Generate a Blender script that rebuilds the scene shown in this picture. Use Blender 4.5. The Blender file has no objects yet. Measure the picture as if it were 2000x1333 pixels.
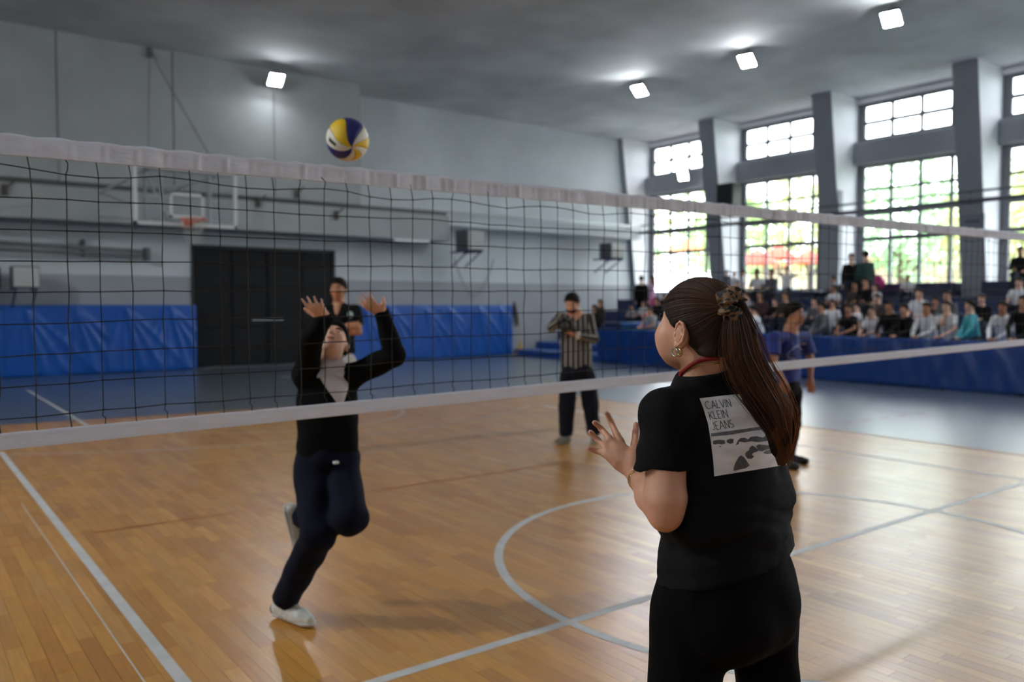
import bpy, bmesh, math, random
import numpy as np
from mathutils import Vector, Matrix
from mathutils.bvhtree import BVHTree


random.seed(7)
np.random.seed(7)
scene = bpy.context.scene
COL = scene.collection

# ------------------------------------------------------------------ camera
CAM_H = 1.57
YAW = math.radians(52.83)
PITCH = math.radians(-2.49)
FPX = 1614.6
cam_d = bpy.data.cameras.new('camera')
cam = bpy.data.objects.new('camera', cam_d)
COL.objects.link(cam)
cam_d.sensor_width = 36.0
cam_d.lens = FPX * 36.0 / 2000.0
cam_d.clip_start = 0.05
cam_d.clip_end = 400
cam.location = (0, 0, CAM_H)
cam.rotation_euler = (math.pi / 2 + PITCH, 0, YAW - math.pi / 2)
cam_d.dof.use_dof = True
cam_d.dof.focus_distance = 1.98
cam_d.dof.aperture_fstop = 2.6
cam_d.dof.aperture_blades = 0
scene.camera = cam

# ------------------------------------------------------------------ world, light, exposure
world = bpy.data.worlds.new('overcast_sky')
scene.world = world
world.use_nodes = True
wn = world.node_tree
wn.nodes.clear()
wo = wn.nodes.new('ShaderNodeOutputWorld')
wb = wn.nodes.new('ShaderNodeBackground')
wg = wn.nodes.new('ShaderNodeTexGradient')
wt = wn.nodes.new('ShaderNodeTexCoord')
wm = wn.nodes.new('ShaderNodeMapping')
wr = wn.nodes.new('ShaderNodeValToRGB')
wm.inputs['Rotation'].default_value = (0, math.radians(-90), 0)
wr.color_ramp.elements[0].color = (0.86, 0.93, 1.0, 1)
wr.color_ramp.elements[1].color = (0.78, 0.88, 1.0, 1)
wn.links.new(wt.outputs['Generated'], wm.inputs['Vector'])
wn.links.new(wm.outputs['Vector'], wg.inputs['Vector'])
wn.links.new(wg.outputs['Fac'], wr.inputs['Fac'])
wn.links.new(wr.outputs['Color'], wb.inputs['Color'])
wb.inputs['Strength'].default_value = 10.5
wn.links.new(wb.outputs['Background'], wo.inputs['Surface'])
LAMP = 210.0        # emission strength of the floodlight lenses
SIDE_LAMP = 1500.0   # the row on the darker side of the hall

scene.view_settings.view_transform = 'Standard'
scene.view_settings.look = 'None'
scene.view_settings.gamma = 1.0
scene.view_settings.use_curve_mapping = False
scene.view_settings.exposure = 0.2
scene.cycles.use_denoising = True
scene.cycles.max_bounces = 8
scene.cycles.diffuse_bounces = 5
scene.cycles.glossy_bounces = 3
scene.cycles.transparent_max_bounces = 16
scene.cycles.caustics_reflective = False
scene.cycles.caustics_refractive = False
scene.cycles.sample_clamp_indirect = 6.0

# ------------------------------------------------------------------ measuring helpers: photograph point + distance -> world
CF = np.array([math.cos(PITCH) * math.cos(YAW), math.cos(PITCH) * math.sin(YAW), math.sin(PITCH)])
CR = np.array([math.sin(YAW), -math.cos(YAW), 0.0])
CU = np.cross(CR, CF)
CC = np.array([0, 0, CAM_H])
AW = np.array([math.cos(YAW), math.sin(YAW), 0.0])     # horizontal 'away' direction
UP = np.array([0, 0, 1.0])
def ray(x, y): return CF + CR * (x - 1000) / FPX - CU * (y - 666.5) / FPX
def at(x, y, D): return CC + ray(x, y) * D
def onz(x, y, z=0.0): d = ray(x, y); return CC + d * (z - CAM_H) / d[2]
def ony(x, y, Y): d = ray(x, y); return CC + d * Y / d[1]
def onx(x, y, X): d = ray(x, y); return CC + d * X / d[0]

# ------------------------------------------------------------------ materials
def srgb(r, g, b):
    f = lambda c: ((c / 255 + 0.055) / 1.055) ** 2.4 if c > 10.3 else c / 255 / 12.92
    return (f(r), f(g), f(b))
MATS = {}
def mat(name, col, rough=0.6, metal=0.0, noise=0.0, nscale=6.0, bump=0.0, bscale=30.0, emit=None, coat=0.0, sheen=0.0, spec=None, stretch=None, sss=0.0):
    if name in MATS: return MATS[name]
    m = bpy.data.materials.new(name); m.use_nodes = True
    nt = m.node_tree; p = nt.nodes['Principled BSDF']
    p.inputs['Base Color'].default_value = (*col, 1); p.inputs['Roughness'].default_value = rough
    p.inputs['Metallic'].default_value = metal
    if coat: p.inputs['Coat Weight'].default_value = coat; p.inputs['Coat Roughness'].default_value = 0.28 if rough > 0.3 else 0.1
    if sheen: p.inputs['Sheen Weight'].default_value = sheen
    if spec is not None: p.inputs['Specular IOR Level'].default_value = spec
    if sss: p.inputs['Subsurface Weight'].default_value = sss; p.inputs['Subsurface Radius'].default_value = (0.6, 0.2, 0.1); p.inputs['Subsurface Scale'].default_value = 0.02
    if emit: p.inputs['Emission Color'].default_value = (*emit[0], 1); p.inputs['Emission Strength'].default_value = emit[1]
    if noise or bump:
        tc = nt.nodes.new('ShaderNodeTexCoord'); mp = nt.nodes.new('ShaderNodeMapping')
        nt.links.new(tc.outputs['Object'], mp.inputs['Vector'])
        if stretch: mp.inputs['Scale'].default_value = stretch
        if noise:
            n = nt.nodes.new('ShaderNodeTexNoise'); n.inputs['Scale'].default_value = nscale; n.inputs['Detail'].default_value = 5
            nt.links.new(mp.outputs['Vector'], n.inputs['Vector'])
            mr = nt.nodes.new('ShaderNodeMapRange'); mr.inputs['From Min'].default_value = 0.3; mr.inputs['From Max'].default_value = 0.7
            mr.inputs['To Min'].default_value = 1 - noise; mr.inputs['To Max'].default_value = 1 + noise
            nt.links.new(n.outputs['Fac'], mr.inputs['Value'])
            mx = nt.nodes.new('ShaderNodeVectorMath'); mx.operation = 'SCALE'; mx.inputs[0].default_value = col
            nt.links.new(mr.outputs['Result'], mx.inputs['Scale'])
            nt.links.new(mx.outputs['Vector'], p.inputs['Base Color'])
        if bump:
            n2 = nt.nodes.new('ShaderNodeTexNoise'); n2.inputs['Scale'].default_value = bscale; n2.inputs['Detail'].default_value = 6
            nt.links.new(mp.outputs['Vector'], n2.inputs['Vector'])
            b = nt.nodes.new('ShaderNodeBump'); b.inputs['Strength'].default_value = bump; b.inputs['Distance'].default_value = 0.02
            nt.links.new(n2.outputs['Fac'], b.inputs['Height']); nt.links.new(b.outputs['Normal'], p.inputs['Normal'])
    MATS[name] = m
    return m

# ------------------------------------------------------------------ object helpers
def link(name, me, parent=None, m=None, smooth=False, base=None):
    o = bpy.data.objects.new(name, me); COL.objects.link(o)
    if m is not None and not me.materials: me.materials.append(m)
    if smooth and len(me.polygons): me.polygons.foreach_set('use_smooth', [True] * len(me.polygons))
    if parent is not None: o.parent = parent
    return o
def tag(o, label=None, cat=None, group=None, kind=None):
    if label: o['label'] = label
    if cat: o['category'] = cat
    if group: o['group'] = group
    if kind: o['kind'] = kind
    return o
def empty(name, loc=(0, 0, 0), rz=0.0):
    o = bpy.data.objects.new(name, None); COL.objects.link(o)
    o.location = loc; o.rotation_euler = (0, 0, rz); o.empty_display_size = 0.1
    return o
class MB:
    """collects simple solids as ONE mesh"""
    def __init__(s): s.v = []; s.f = []; s.mi = []; s.cur = 0
    def add(s, vs, fs):
        n = len(s.v); s.v += [tuple(map(float, v)) for v in vs]; s.f += [tuple(i + n for i in f) for f in fs]; s.mi += [s.cur] * len(fs); return s
    def box(s, a, b, bev=0.0, rot=None, org=(0, 0, 0)):
        x0, y0, z0 = a; x1, y1, z1 = b
        if bev <= 0:
            vs = [(x0,y0,z0),(x1,y0,z0),(x1,y1,z0),(x0,y1,z0),(x0,y0,z1),(x1,y0,z1),(x1,y1,z1),(x0,y1,z1)]
            fs = [(0,3,2,1),(4,5,6,7),(0,1,5,4),(1,2,6,5),(2,3,7,6),(3,0,4,7)]
        else:
            bm = bmesh.new(); bmesh.ops.create_cube(bm, size=1)
            for v in bm.verts: v.co = Vector(((x0+x1)/2 + v.co.x*(x1-x0), (y0+y1)/2 + v.co.y*(y1-y0), (z0+z1)/2 + v.co.z*(z1-z0)))
            bmesh.ops.bevel(bm, geom=bm.edges[:], offset=bev, segments=2, affect='EDGES', profile=0.5)
            vs = [v.co[:] for v in bm.verts]; bm.verts.index_update(); fs = [tuple(v.index for v in f.verts) for f in bm.faces]; bm.free()
        if rot is not None:
            R = Matrix(rot) if not isinstance(rot, Matrix) else rot
            vs = [tuple(R @ (Vector(v) - Vector(org)) + Vector(org)) for v in vs]
        return s.add(vs, fs)
    def tube(s, pts, r, n=8, cap=True, closed=False):
        pts = [Vector(p) for p in pts]; m = len(pts); rr = r if isinstance(r, (list, tuple)) else [r] * m
        base = len(s.v); up = Vector((0, 0, 1)); prev = None
        for i, p in enumerate(pts):
            if closed: t = (pts[(i+1) % m] - pts[i-1])
            else: t = pts[min(i+1, m-1)] - pts[max(i-1, 0)]
            t = t.normalized() if t.length > 1e-9 else Vector((0,0,1))
            if prev is None:
                a = up.cross(t)
                if a.length < 1e-3: a = Vector((1, 0, 0)).cross(t)
            else: a = prev - t * prev.dot(t)
            a = a.normalized() if a.length > 1e-9 else Vector((1,0,0)); b = t.cross(a); prev = a
            for k in range(n):
                an = 2*math.pi*k/n; q = p + (a*math.cos(an) + b*math.sin(an)) * rr[i]; s.v.append(tuple(q))
        for i in range(m if closed else m-1):
            j = (i+1) % m
            for k in range(n):
                k2 = (k+1) % n; s.f.append((base+i*n+k, base+i*n+k2, base+j*n+k2, base+j*n+k)); s.mi.append(s.cur)
        if cap and not closed:
            s.f.append(tuple(base+k for k in range(n-1, -1, -1))); s.mi.append(s.cur)
            s.f.append(tuple(base+(m-1)*n+k for k in range(n))); s.mi.append(s.cur)
        return s
    def ball(s, c, r, seg=12, ring=8, R=None):
        if not isinstance(r, (tuple, list)): r = (r, r, r)
        vs = []; fs = []
        for i in range(ring+1):
            ph = math.pi*i/ring
            for k in range(seg):
                th = 2*math.pi*k/seg
                v = Vector((r[0]*math.sin(ph)*math.cos(th), r[1]*math.sin(ph)*math.sin(th), r[2]*math.cos(ph)))
                if R is not None: v = R @ v
                vs.append(tuple(v + Vector(c)))
        for i in range(ring):
            for k in range(seg):
                k2 = (k+1) % seg; fs.append((i*seg+k, (i+1)*seg+k, (i+1)*seg+k2, i*seg+k2))
        return s.add(vs, fs)
    def grid(s, P, closed_u=False, flip=False):
        P = [[tuple(q) for q in row] for row in P]; nu = len(P); nv = len(P[0]); base = len(s.v)
        for row in P: s.v += row
        for i in range(nu if closed_u else nu-1):
            for j in range(nv-1):
                i2 = (i+1) % nu; f = (base+i*nv+j, base+i2*nv+j, base+i2*nv+j+1, base+i*nv+j+1)
                s.f.append(f[::-1] if flip else f); s.mi.append(s.cur)
        return s
    def mesh(s, name, off=None):
        me = bpy.data.meshes.new(name)
        v = s.v if off is None else [(a-off[0], b-off[1], c-off[2]) for a, b, c in s.v]
        me.from_pydata(v, [], s.f); me.update()
        return me
    def build(s, name, m, parent=None, smooth=False, off=None):
        me = s.mesh(name, off)
        ms = m if isinstance(m, (list, tuple)) else [m]
        for q in ms: me.materials.append(q)
        if len(ms) > 1: me.polygons.foreach_set('material_index', s.mi)
        return link(name, me, parent, None, smooth)
def box(name, a, b, m, parent=None, bev=0.0): return MB().box(a, b, bev).build(name, m, parent)

# ------------------------------------------------------------------ colours of the hall
M_WALLA = mat('wall_paint_dim', srgb(160, 164, 165), 0.75, noise=0.07, nscale=1.2, bump=0.25, bscale=8)  # same wall paint, coloured darker for light falloff far from the windows
M_WALL = mat('wall_paint', srgb(204, 210, 214), 0.75, noise=0.06, nscale=1.2, bump=0.25, bscale=8)
M_WALLB = mat('wall_lower_paint', srgb(162, 165, 171), 0.6, noise=0.05, nscale=1.5, bump=0.15, bscale=8)
M_CEIL = mat('ceiling_plaster', srgb(212, 214, 217), 0.85, noise=0.2, nscale=0.55, bump=0.6, bscale=2.2)
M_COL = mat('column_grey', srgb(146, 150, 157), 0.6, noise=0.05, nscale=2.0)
M_WHITE = mat('column_white', srgb(236, 237, 242), 0.65, noise=0.03, nscale=2.0)
M_FRAME = mat('window_frame', srgb(112, 114, 120), 0.5)
M_DOOR = mat('door_black', srgb(22, 22, 25), 0.6, noise=0.1, nscale=3, spec=0.25)
M_GREY = mat('floor_grey_blue', srgb(82, 93, 104), 0.36, noise=0.08, nscale=1.6, bump=0.03, bscale=12, spec=0.7, coat=0.9)
M_SUB = mat('floor_gap', srgb(70, 48, 26), 0.7)
M_LINE = mat('white_line_paint', srgb(196, 196, 196), 0.42, noise=0.1, nscale=9)
M_MAT = mat('blue_vinyl', srgb(20, 86, 176), 0.36, noise=0.06, nscale=2.0, bump=0.0)
M_MATD = mat('barrier_vinyl', srgb(18, 62, 138), 0.38, noise=0.06, nscale=2.0)
M_BENCH = mat('bleacher_navy', srgb(34, 52, 96), 0.5, noise=0.1, nscale=3)
M_BENCHB = mat('bleacher_blue', srgb(36, 84, 168), 0.4, noise=0.06, nscale=3)
M_PIPE = mat('pipe_paint', srgb(150, 154, 160), 0.45)
M_DARK = mat('dark_metal', srgb(52, 54, 58), 0.5)
M_BLK = mat('black_plastic', srgb(26, 26, 28), 0.45)

def plank_mat():
    m = bpy.data.materials.new('court_plank'); m.use_nodes = True; nt = m.node_tree; p = nt.nodes['Principled BSDF']
    at_ = nt.nodes.new('ShaderNodeAttribute'); at_.attribute_name = 'tone'
    oi = nt.nodes.new('ShaderNodeObjectInfo')
    ad = nt.nodes.new('ShaderNodeMath'); ad.operation = 'ADD'; fr = nt.nodes.new('ShaderNodeMath'); fr.operation = 'FRACT'
    nt.links.new(at_.outputs['Fac'], ad.inputs[0]); nt.links.new(oi.outputs['Random'], ad.inputs[1]); nt.links.new(ad.outputs[0], fr.inputs[0])
    cr = nt.nodes.new('ShaderNodeValToRGB'); e = cr.color_ramp.elements
    e[0].color = (*srgb(186, 126, 50), 1); e[1].color = (*srgb(218, 162, 84), 1)
    for pos, c in ((0.3, (198, 140, 62)), (0.55, (208, 148, 66)), (0.8, (194, 142, 74)), (0.93, (178, 118, 48))):
        x = e.new(pos); x.color = (*srgb(*c), 1)
    nt.links.new(fr.outputs[0], cr.inputs['Fac'])
    ge = nt.nodes.new('ShaderNodeNewGeometry'); mp = nt.nodes.new('ShaderNodeMapping'); mp.inputs['Scale'].default_value = (26, 1.6, 1)
    nt.links.new(ge.outputs['Position'], mp.inputs['Vector'])
    n = nt.nodes.new('ShaderNodeTexNoise'); n.inputs['Scale'].default_value = 2.2; n.inputs['Detail'].default_value = 6
    nt.links.new(mp.outputs['Vector'], n.inputs['Vector'])
    mr = nt.nodes.new('ShaderNodeMapRange'); mr.inputs['From Min'].default_value = 0.25; mr.inputs['From Max'].default_value = 0.75; mr.inputs['To Min'].default_value = 0.84; mr.inputs['To Max'].default_value = 1.12
    nt.links.new(n.outputs['Fac'], mr.inputs['Value'])
    sc = nt.nodes.new('ShaderNodeVectorMath'); sc.operation = 'SCALE'
    nt.links.new(cr.outputs['Color'], sc.inputs[0]); nt.links.new(mr.outputs['Result'], sc.inputs['Scale'])
    nt.links.new(sc.outputs['Vector'], p.inputs['Base Color'])
    n3 = nt.nodes.new('ShaderNodeTexNoise'); n3.inputs['Scale'].default_value = 2.6; n3.inputs['Detail'].default_value = 8; n3.inputs['Distortion'].default_value = 0.4
    nt.links.new(ge.outputs['Position'], n3.inputs['Vector'])
    m3 = nt.nodes.new('ShaderNodeMapRange'); m3.inputs['From Min'].default_value = 0.35; m3.inputs['From Max'].default_value = 0.7; m3.inputs['To Min'].default_value = 0.32; m3.inputs['To Max'].default_value = 0.42
    nt.links.new(n3.outputs['Fac'], m3.inputs['Value']); nt.links.new(m3.outputs['Result'], p.inputs['Roughness'])
    b = nt.nodes.new('ShaderNodeBump'); b.inputs['Strength'].default_value = 0.06; b.inputs['Distance'].default_value = 0.004
    n4 = nt.nodes.new('ShaderNodeTexNoise'); n4.inputs['Scale'].default_value = 5; n4.inputs['Detail'].default_value = 3
    nt.links.new(ge.outputs['Position'], n4.inputs['Vector']); nt.links.new(n4.outputs['Fac'], b.inputs['Height']); nt.links.new(b.outputs['Normal'], p.inputs['Normal'])
    p.inputs['Coat Weight'].default_value = 0.75; p.inputs['Coat Roughness'].default_value = 0.27
    return m
M_PLANK = plank_mat()

def glass_mat(name='window_glass', tint=(1, 1, 1), rough=0.0, refl=0.08):
    m = bpy.data.materials.new(name); m.use_nodes = True; nt = m.node_tree; nt.nodes.clear()
    o = nt.nodes.new('ShaderNodeOutputMaterial'); t = nt.nodes.new('ShaderNodeBsdfTransparent'); g = nt.nodes.new('ShaderNodeBsdfGlossy')
    t.inputs['Color'].default_value = (*tint, 1); g.inputs['Roughness'].default_value = rough
    mx = nt.nodes.new('ShaderNodeMixShader'); mx.inputs['Fac'].default_value = refl
    nt.links.new(t.outputs[0], mx.inputs[1]); nt.links.new(g.outputs[0], mx.inputs[2]); nt.links.new(mx.outputs[0], o.inputs['Surface'])
    return m
M_GLASS = glass_mat()

# ================================================================== THE HALL
X0, X1 = -7.5, 22.1          # left wall, window wall
Y0, Y1 = -15.0, 21.1         # wall behind the camera, far wall
ZC = 7.39
WX0, WX1, WY0, WY1 = -0.4, 9.45, -6.0, 12.1     # wooden court

# floor: grey painted surround, sub-floor under the planks
fb = MB(); fb.box((X0-0.2, Y0-0.2, -0.25), (X1+0.2, Y1+0.2, -0.02)); 
fb.cur = 1
ya, yb = 12.75, 11.62       # the far edge of the wood runs slightly askew
for a, b in (((X0, Y0, -0.02), (WX0, Y1, 0.0)), ((WX0, Y0, -0.02), (WX1, WY0, 0.0)), ((WX1, Y0, -0.02), (X1, Y1, 0.0))):
    fb.box(a, b)
fb.add([(WX0, ya, 0), (WX1, yb, 0), (WX1, Y1, 0), (WX0, Y1, 0), (WX0, ya, -0.02), (WX1, yb, -0.02), (WX1, Y1, -0.02), (WX0, Y1, -0.02)],
       [(0, 1, 2, 3), (0, 4, 5, 1)])
fb.cur = 2
fb.box((WX0, WY0, -0.02), (WX1, 12.8, -0.004))
floor = fb.build('floor', [M_SUB, M_GREY, M_SUB])
tag(floor, kind='structure')

# planks
PW = 0.072; GAP = 0.0014
planks = []
x = WX0; ci = 0
rp = random.Random(3)
while x < WX1 - 0.01:
    y = WY0 - rp.random() * 0.5
    x2 = min(x + PW, WX1)
    yend = ya + (yb - ya) * (x - WX0) / (WX1 - WX0)
    while y < yend:
        L = rp.choice((0.42, 0.5, 0.5, 0.58))
        yy0 = max(y, WY0); yy1 = min(y + L, yend)
        if yy1 - yy0 > 0.03: planks.append((x, x2, yy0, yy1, rp.random()))
        y += L
    x += PW; ci += 1
def plank_rank(p):
    c = np.array([(p[0]+p[1])/2, (p[2]+p[3])/2, 0]) - CC
    dz = c @ CF
    if dz < 0.5: return 1e9
    px = 1000 + FPX * (c @ CR) / dz; py = 666.5 - FPX * (c @ CU) / dz
    # keep planks that are in view, clear of the woman in front
    if not (-10 < px < 2010 and py < 1345): return 1e8 + dz
    if 1270 < px < 1560: return 1e6 + dz
    return dz
order = sorted(range(len(planks)), key=lambda i: plank_rank(planks[i]))
near = set(order[:300])
pm_cache = {}
def add_tone(me, vals):
    a = me.attributes.new('tone', 'FLOAT', 'FACE'); a.data.foreach_set('value', vals)
pst = MB(); tones = []
for i, (a, b, c, d, t) in enumerate(planks):
    g = GAP / 2
    if i in near:
        key = (round(b-a, 4), round(d-c, 3))
        if key not in pm_cache:
            w, l = key[0]/2 - g, key[1]/2 - g
            me = MB().box((-w, -l, -0.012), (w, l, 0.0)).mesh('plank'); me.materials.append(M_PLANK); add_tone(me, [0.0]*6)
            pm_cache[key] = me
        o = link('plank', pm_cache[key], floor); o.location = ((a+b)/2, (c+d)/2, 0)
    else:
        pst.add([(a+g, c+g, 0), (b-g, c+g, 0), (b-g, d-g, 0), (a+g, d-g, 0)], [(0, 1, 2, 3)]); tones.append(t)
po = pst.build('planks_further_off', M_PLANK, floor); add_tone(po.data, tones); tag(po, kind='stuff')

# painted lines (thin paint film)
LZ = 0.0012
def strip(name, pts, w, m, closed=False):
    mb = MB(); n = len(pts); L = []; R = []
    for i, p in enumerate(pts):
        q0 = pts[i-1] if (i > 0 or closed) else pts[i]; q1 = pts[(i+1) % n] if (i < n-1 or closed) else pts[i]
        dx, dy = q1[0]-q0[0], q1[1]-q0[1]; l = math.hypot(dx, dy) or 1; nx, ny = -dy/l*w/2, dx/l*w/2
        L.append((p[0]+nx, p[1]+ny, LZ)); R.append((p[0]-nx, p[1]-ny, LZ))
    mb.grid([L, R], flip=False) if not closed else mb.grid([L+[L[0]], R+[R[0]]])
    return mb.build(name, m, floor)
def arc(cx, cy, r, a0, a1, n=64): return [(cx + r*math.cos(math.radians(a0+(a1-a0)*i/n)), cy + r*math.sin(math.radians(a0+(a1-a0)*i/n))) for i in range(n+1)]
LZ0 = LZ
strip('court_line', [(0.5, 3.04), (8.55, 3.04)], 0.055, M_LINE)
LZ += 0.0003; strip('court_line', arc(4.50, 3.03, 1.84, 0, 360, 90), 0.055, M_LINE)
LZ += 0.0003; strip('court_line', [(0.95, -5), (0.95, 10.3)], 0.055, M_LINE); strip('court_line', [(8.13, -5), (8.13, 9.9)], 0.05, M_LINE)
M_LINE2 = mat('faded_line_paint', srgb(176, 160, 150), 0.45, noise=0.12, nscale=9)
LZ += 0.0003; strip('court_line', arc(4.5, 15.25, 6.25, 236, 304, 70), 0.045, M_LINE2)
strip('court_line', arc(4.5, 11.55, 1.8, 182, 358, 50), 0.045, M_LINE2)
LZ += 0.0003; strip('court_line', [(2.06, 11.5), (2.06, 17.6)], 0.05, M_LINE); strip('court_line', [(6.95, 11.5), (6.95, 17.6)], 0.05, M_LINE)
LZ += 0.0003; strip('court_line', [(2.0, 11.52), (7.0, 11.35)], 0.035, M_LINE2)
M_YEL = mat('yellow_line_paint', srgb(186, 150, 40), 0.45, noise=0.15, nscale=14)
M_YEL2 = mat('pale_yellow_line_paint', srgb(158, 156, 96), 0.4, noise=0.1, nscale=8)
M_RED = mat('red_line_paint', srgb(176, 92, 56), 0.45, noise=0.2, nscale=14)
M_REDE = mat('orange_edge_paint', srgb(178, 120, 92), 0.45, noise=0.1, nscale=8)
LZ += 0.0003
xx = -0.2
while xx < 7.6:
    strip('dashed_line', [(xx, 8.62 - 0.1*xx), (xx + 0.26, 8.62 - 0.1*(xx+0.26))], 0.045, M_YEL if xx < 3.2 else mat('worn_yellow_line', srgb(178, 150, 84), 0.45, noise=0.1)); xx += 0.42
for a, b in ((-0.3, 0.72), (1.1, 2.25), (2.6, 5.4)):
    strip('red_line', [(a, 6.23), (b, 6.2)], 0.02, M_RED)
strip('edge_line', [(WX0, ya), (WX1, yb)], 0.05, M_REDE); LZ += 0.0003; strip('edge_line', [(WX1, yb+0.02), (WX1, -3)], 0.05, M_REDE)
strip('yellow_arc_line', arc(8.6, 14.6, 2.75, -68, 62, 40), 0.06, M_YEL2)
strip('court_line', [(11.8, 3.0), (11.8, 12.5)], 0.03, mat('faint_line_on_grey', srgb(140, 150, 160), 0.4))
strip('court_line', arc(3.7, 17.2, 1.1, 200, 262, 16), 0.05, M_LINE2)
strip('thin_line', [(0.82, -4), (0.82, 7.5)], 0.007, M_LINE)
# short red dashes on the grey surround
for k in range(5):
    strip('red_dash', [(10.1 + k*0.42, 6.05 - 0.03*k), (10.32 + k*0.42, 6.04 - 0.03*k)], 0.05, mat('faded_red_paint', srgb(170, 120, 124), 0.5))

# ceiling and plain walls
tag(box('ceiling', (X0-0.3, Y0-0.3, ZC), (X1+0.3, Y1+0.3, ZC+0.3), M_CEIL), kind='structure')
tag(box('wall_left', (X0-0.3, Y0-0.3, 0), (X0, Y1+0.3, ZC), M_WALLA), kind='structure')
tag(box('wall_back', (X0, Y0-0.3, 0), (X1+0.3, Y0, ZC), M_WALL), kind='structure')
# far wall: rear plane with a darker painted dado
DX0, DX1, DZ = 6.10, 9.84, 3.02
wf = MB()
wf.cur = 1
wf.box((X0, Y1, 0), (DX0, Y1+0.3, 2.27)); wf.box((DX1, Y1, 0), (X1, Y1+0.3, 2.27))
wf.cur = 0
wf.box((X0, Y1, 2.27), (DX0, Y1+0.3, ZC)); wf.box((DX1, Y1, 2.27), (X1, Y1+0.3, ZC)); wf.box((DX0, Y1, DZ), (DX1, Y1+0.3, ZC))
wall_front = tag(wf.build('wall_front', [M_WALL, M_WALLB]), kind='structure')
# the upper part on the left stands about a metre proud, made of wide plaster panels
UX = [X0, -1.7, 0.67, 3.034, 5.395, 7.786, 10.158]
for a, b in zip(UX[:-1], UX[1:]):
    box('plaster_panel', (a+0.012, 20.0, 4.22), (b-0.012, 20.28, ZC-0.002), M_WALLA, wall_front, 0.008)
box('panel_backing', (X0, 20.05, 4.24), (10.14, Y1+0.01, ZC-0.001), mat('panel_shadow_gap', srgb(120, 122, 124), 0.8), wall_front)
# ledge beam: deep on the left, thin on the right
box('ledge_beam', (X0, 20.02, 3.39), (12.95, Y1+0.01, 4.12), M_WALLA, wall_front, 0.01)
box('ledge_beam', (12.95, 20.45, 3.88), (21.2, Y1+0.01, 4.2), M_WALL, wall_front, 0.01)
box('ledge_groove', (X0, 20.1, 4.12), (12.9, Y1, 4.235), mat('groove_shade', srgb(96, 96, 98), 0.8), wall_front)  # recess coloured dark for the shadow line above the beam
# pipes running along the ledge
def top(name, loc, label, cat, group=None, rz=0): return tag(empty(name, loc, rz), label, cat, group)
pp = MB(); pp.tube([(12.0, 20.25, 4.26), (21.0, 20.25, 4.26)], 0.045, 8)
tag(pp.build('ledge_pipe', mat('pipe_white', srgb(214, 220, 222), 0.4), None, True), 'pale pipe running along the thin right part of the far wall ledge', 'pipe')
pp = MB(); pp.tube([(-3, 20.75, 2.98), (1.5, 20.75, 2.92), (4.9, 20.75, 2.82)], 0.05, 8); pp.tube([(-3, 20.75, 2.8), (1.5, 20.75, 2.76), (5.0, 20.75, 2.72)], 0.035, 8)
pp.box((4.9, 20.68, 2.62), (5.02, 20.95, 2.92))
for q in (-1.5, 1.0, 3.6): pp.box((q, 20.72, 2.68), (q+0.04, Y1, 3.05))
tag(pp.build('heating_pipes', mat('pipe_grey', srgb(110, 112, 116), 0.5), None, True), 'pair of grey heating pipes under the ledge left of the black door', 'pipe')

# black double door
door = tag(empty('door_1', (DX0, Y1, 0)), kind='structure')
w = DX1 - DX0
npan = 4
for i in range(npan):
    a = i*w/npan + 0.012; b = (i+1)*w/npan - 0.012
    for z0, z1 in ((0.05, 0.98), (1.0, 2.02), (2.04, 2.98)):
        o = box('door_panel', (a+0.03, 0.02, z0+0.01), (b-0.03, 0.07, z1-0.01), M_DOOR, door, 0.008)
box('door_leaf', (0.02, 0.05, 0.02), (w/2-0.006, 0.12, 3.0), M_DOOR, door); box('door_leaf', (w/2+0.006, 0.05, 0.02), (w-0.02, 0.12, 3.0), M_DOOR, door)
fr = MB(); fr.box((-0.05, -0.03, 0), (0.02, 0.12, DZ+0.05)); fr.box((w-0.02, -0.03, 0), (w+0.05, 0.12, DZ+0.05)); fr.box((-0.05, -0.03, DZ-0.02), (w+0.05, 0.12, DZ+0.05))
fr.build('door_frame', M_BLK, door)
hb = MB(); hb.box((w/2-0.42, -0.05, 1.18), (w/2+0.42, -0.02, 1.21)); hb.box((w/2-0.4, -0.05, 1.17), (w/2-0.37, 0.05, 1.22)); hb.box((w/2+0.37, -0.05, 1.17), (w/2+0.4, 0.05, 1.22))
hb.build('door_bar', mat('bar_metal', srgb(170, 172, 178), 0.3, metal=0.8), door)
box('door_light_block', (-0.1, 0.14, -0.02), (w+0.1, 0.4, DZ+0.1), M_DARK, door)  # unseen box added behind the door to stop a light leak
box('threshold', (-0.1, -0.25, 0.0), (w+0.1, 0.0, 0.012), mat('threshold_grey', srgb(120, 126, 130), 0.5), door)

# padded blue wall mats with sagging vinyl folds
def wall_mat(x0, x1, label, pulls, m=M_MAT, y=20.72, h=1.575, n=90):
    mb = MB(); P = []
    for i in range(n+1):
        xx = x0 + (x1-x0)*i/n; row = []
        for j in range(25):
            z = 0.02 + (h-0.02)*j/24; d = 0.0
            for px_ in pulls:                       # folds fan out below each fixing point
                dx = xx - px_; t = max(0.0, (h - z))
                for k, sl in enumerate((0.28, 0.55, 0.95, -0.3, -0.62)):
                    e = (dx - sl*t) / (0.04 + 0.04*t)
                    d += (0.04 if k < 3 else 0.028) * math.exp(-e*e) * min(1, t*4) * math.exp(-t*0.9)
                d += 0.02*math.exp(-((dx)/0.03)**2)*0.35
            d += 0.005*math.sin(xx*5.1+z*2)
            row.append((xx, y - d - (0.012 if j in (0, 24) else 0) * -1, z))
        P.append(row)
    mb.grid(P, flip=True)
    mb.box((x0, y+0.015, 0.015), (x1, y+0.3, h))
    o = mb.build('wall_mat', m, None, True)
    return tag(o, label, 'wall padding', 'blue wall mats')
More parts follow.
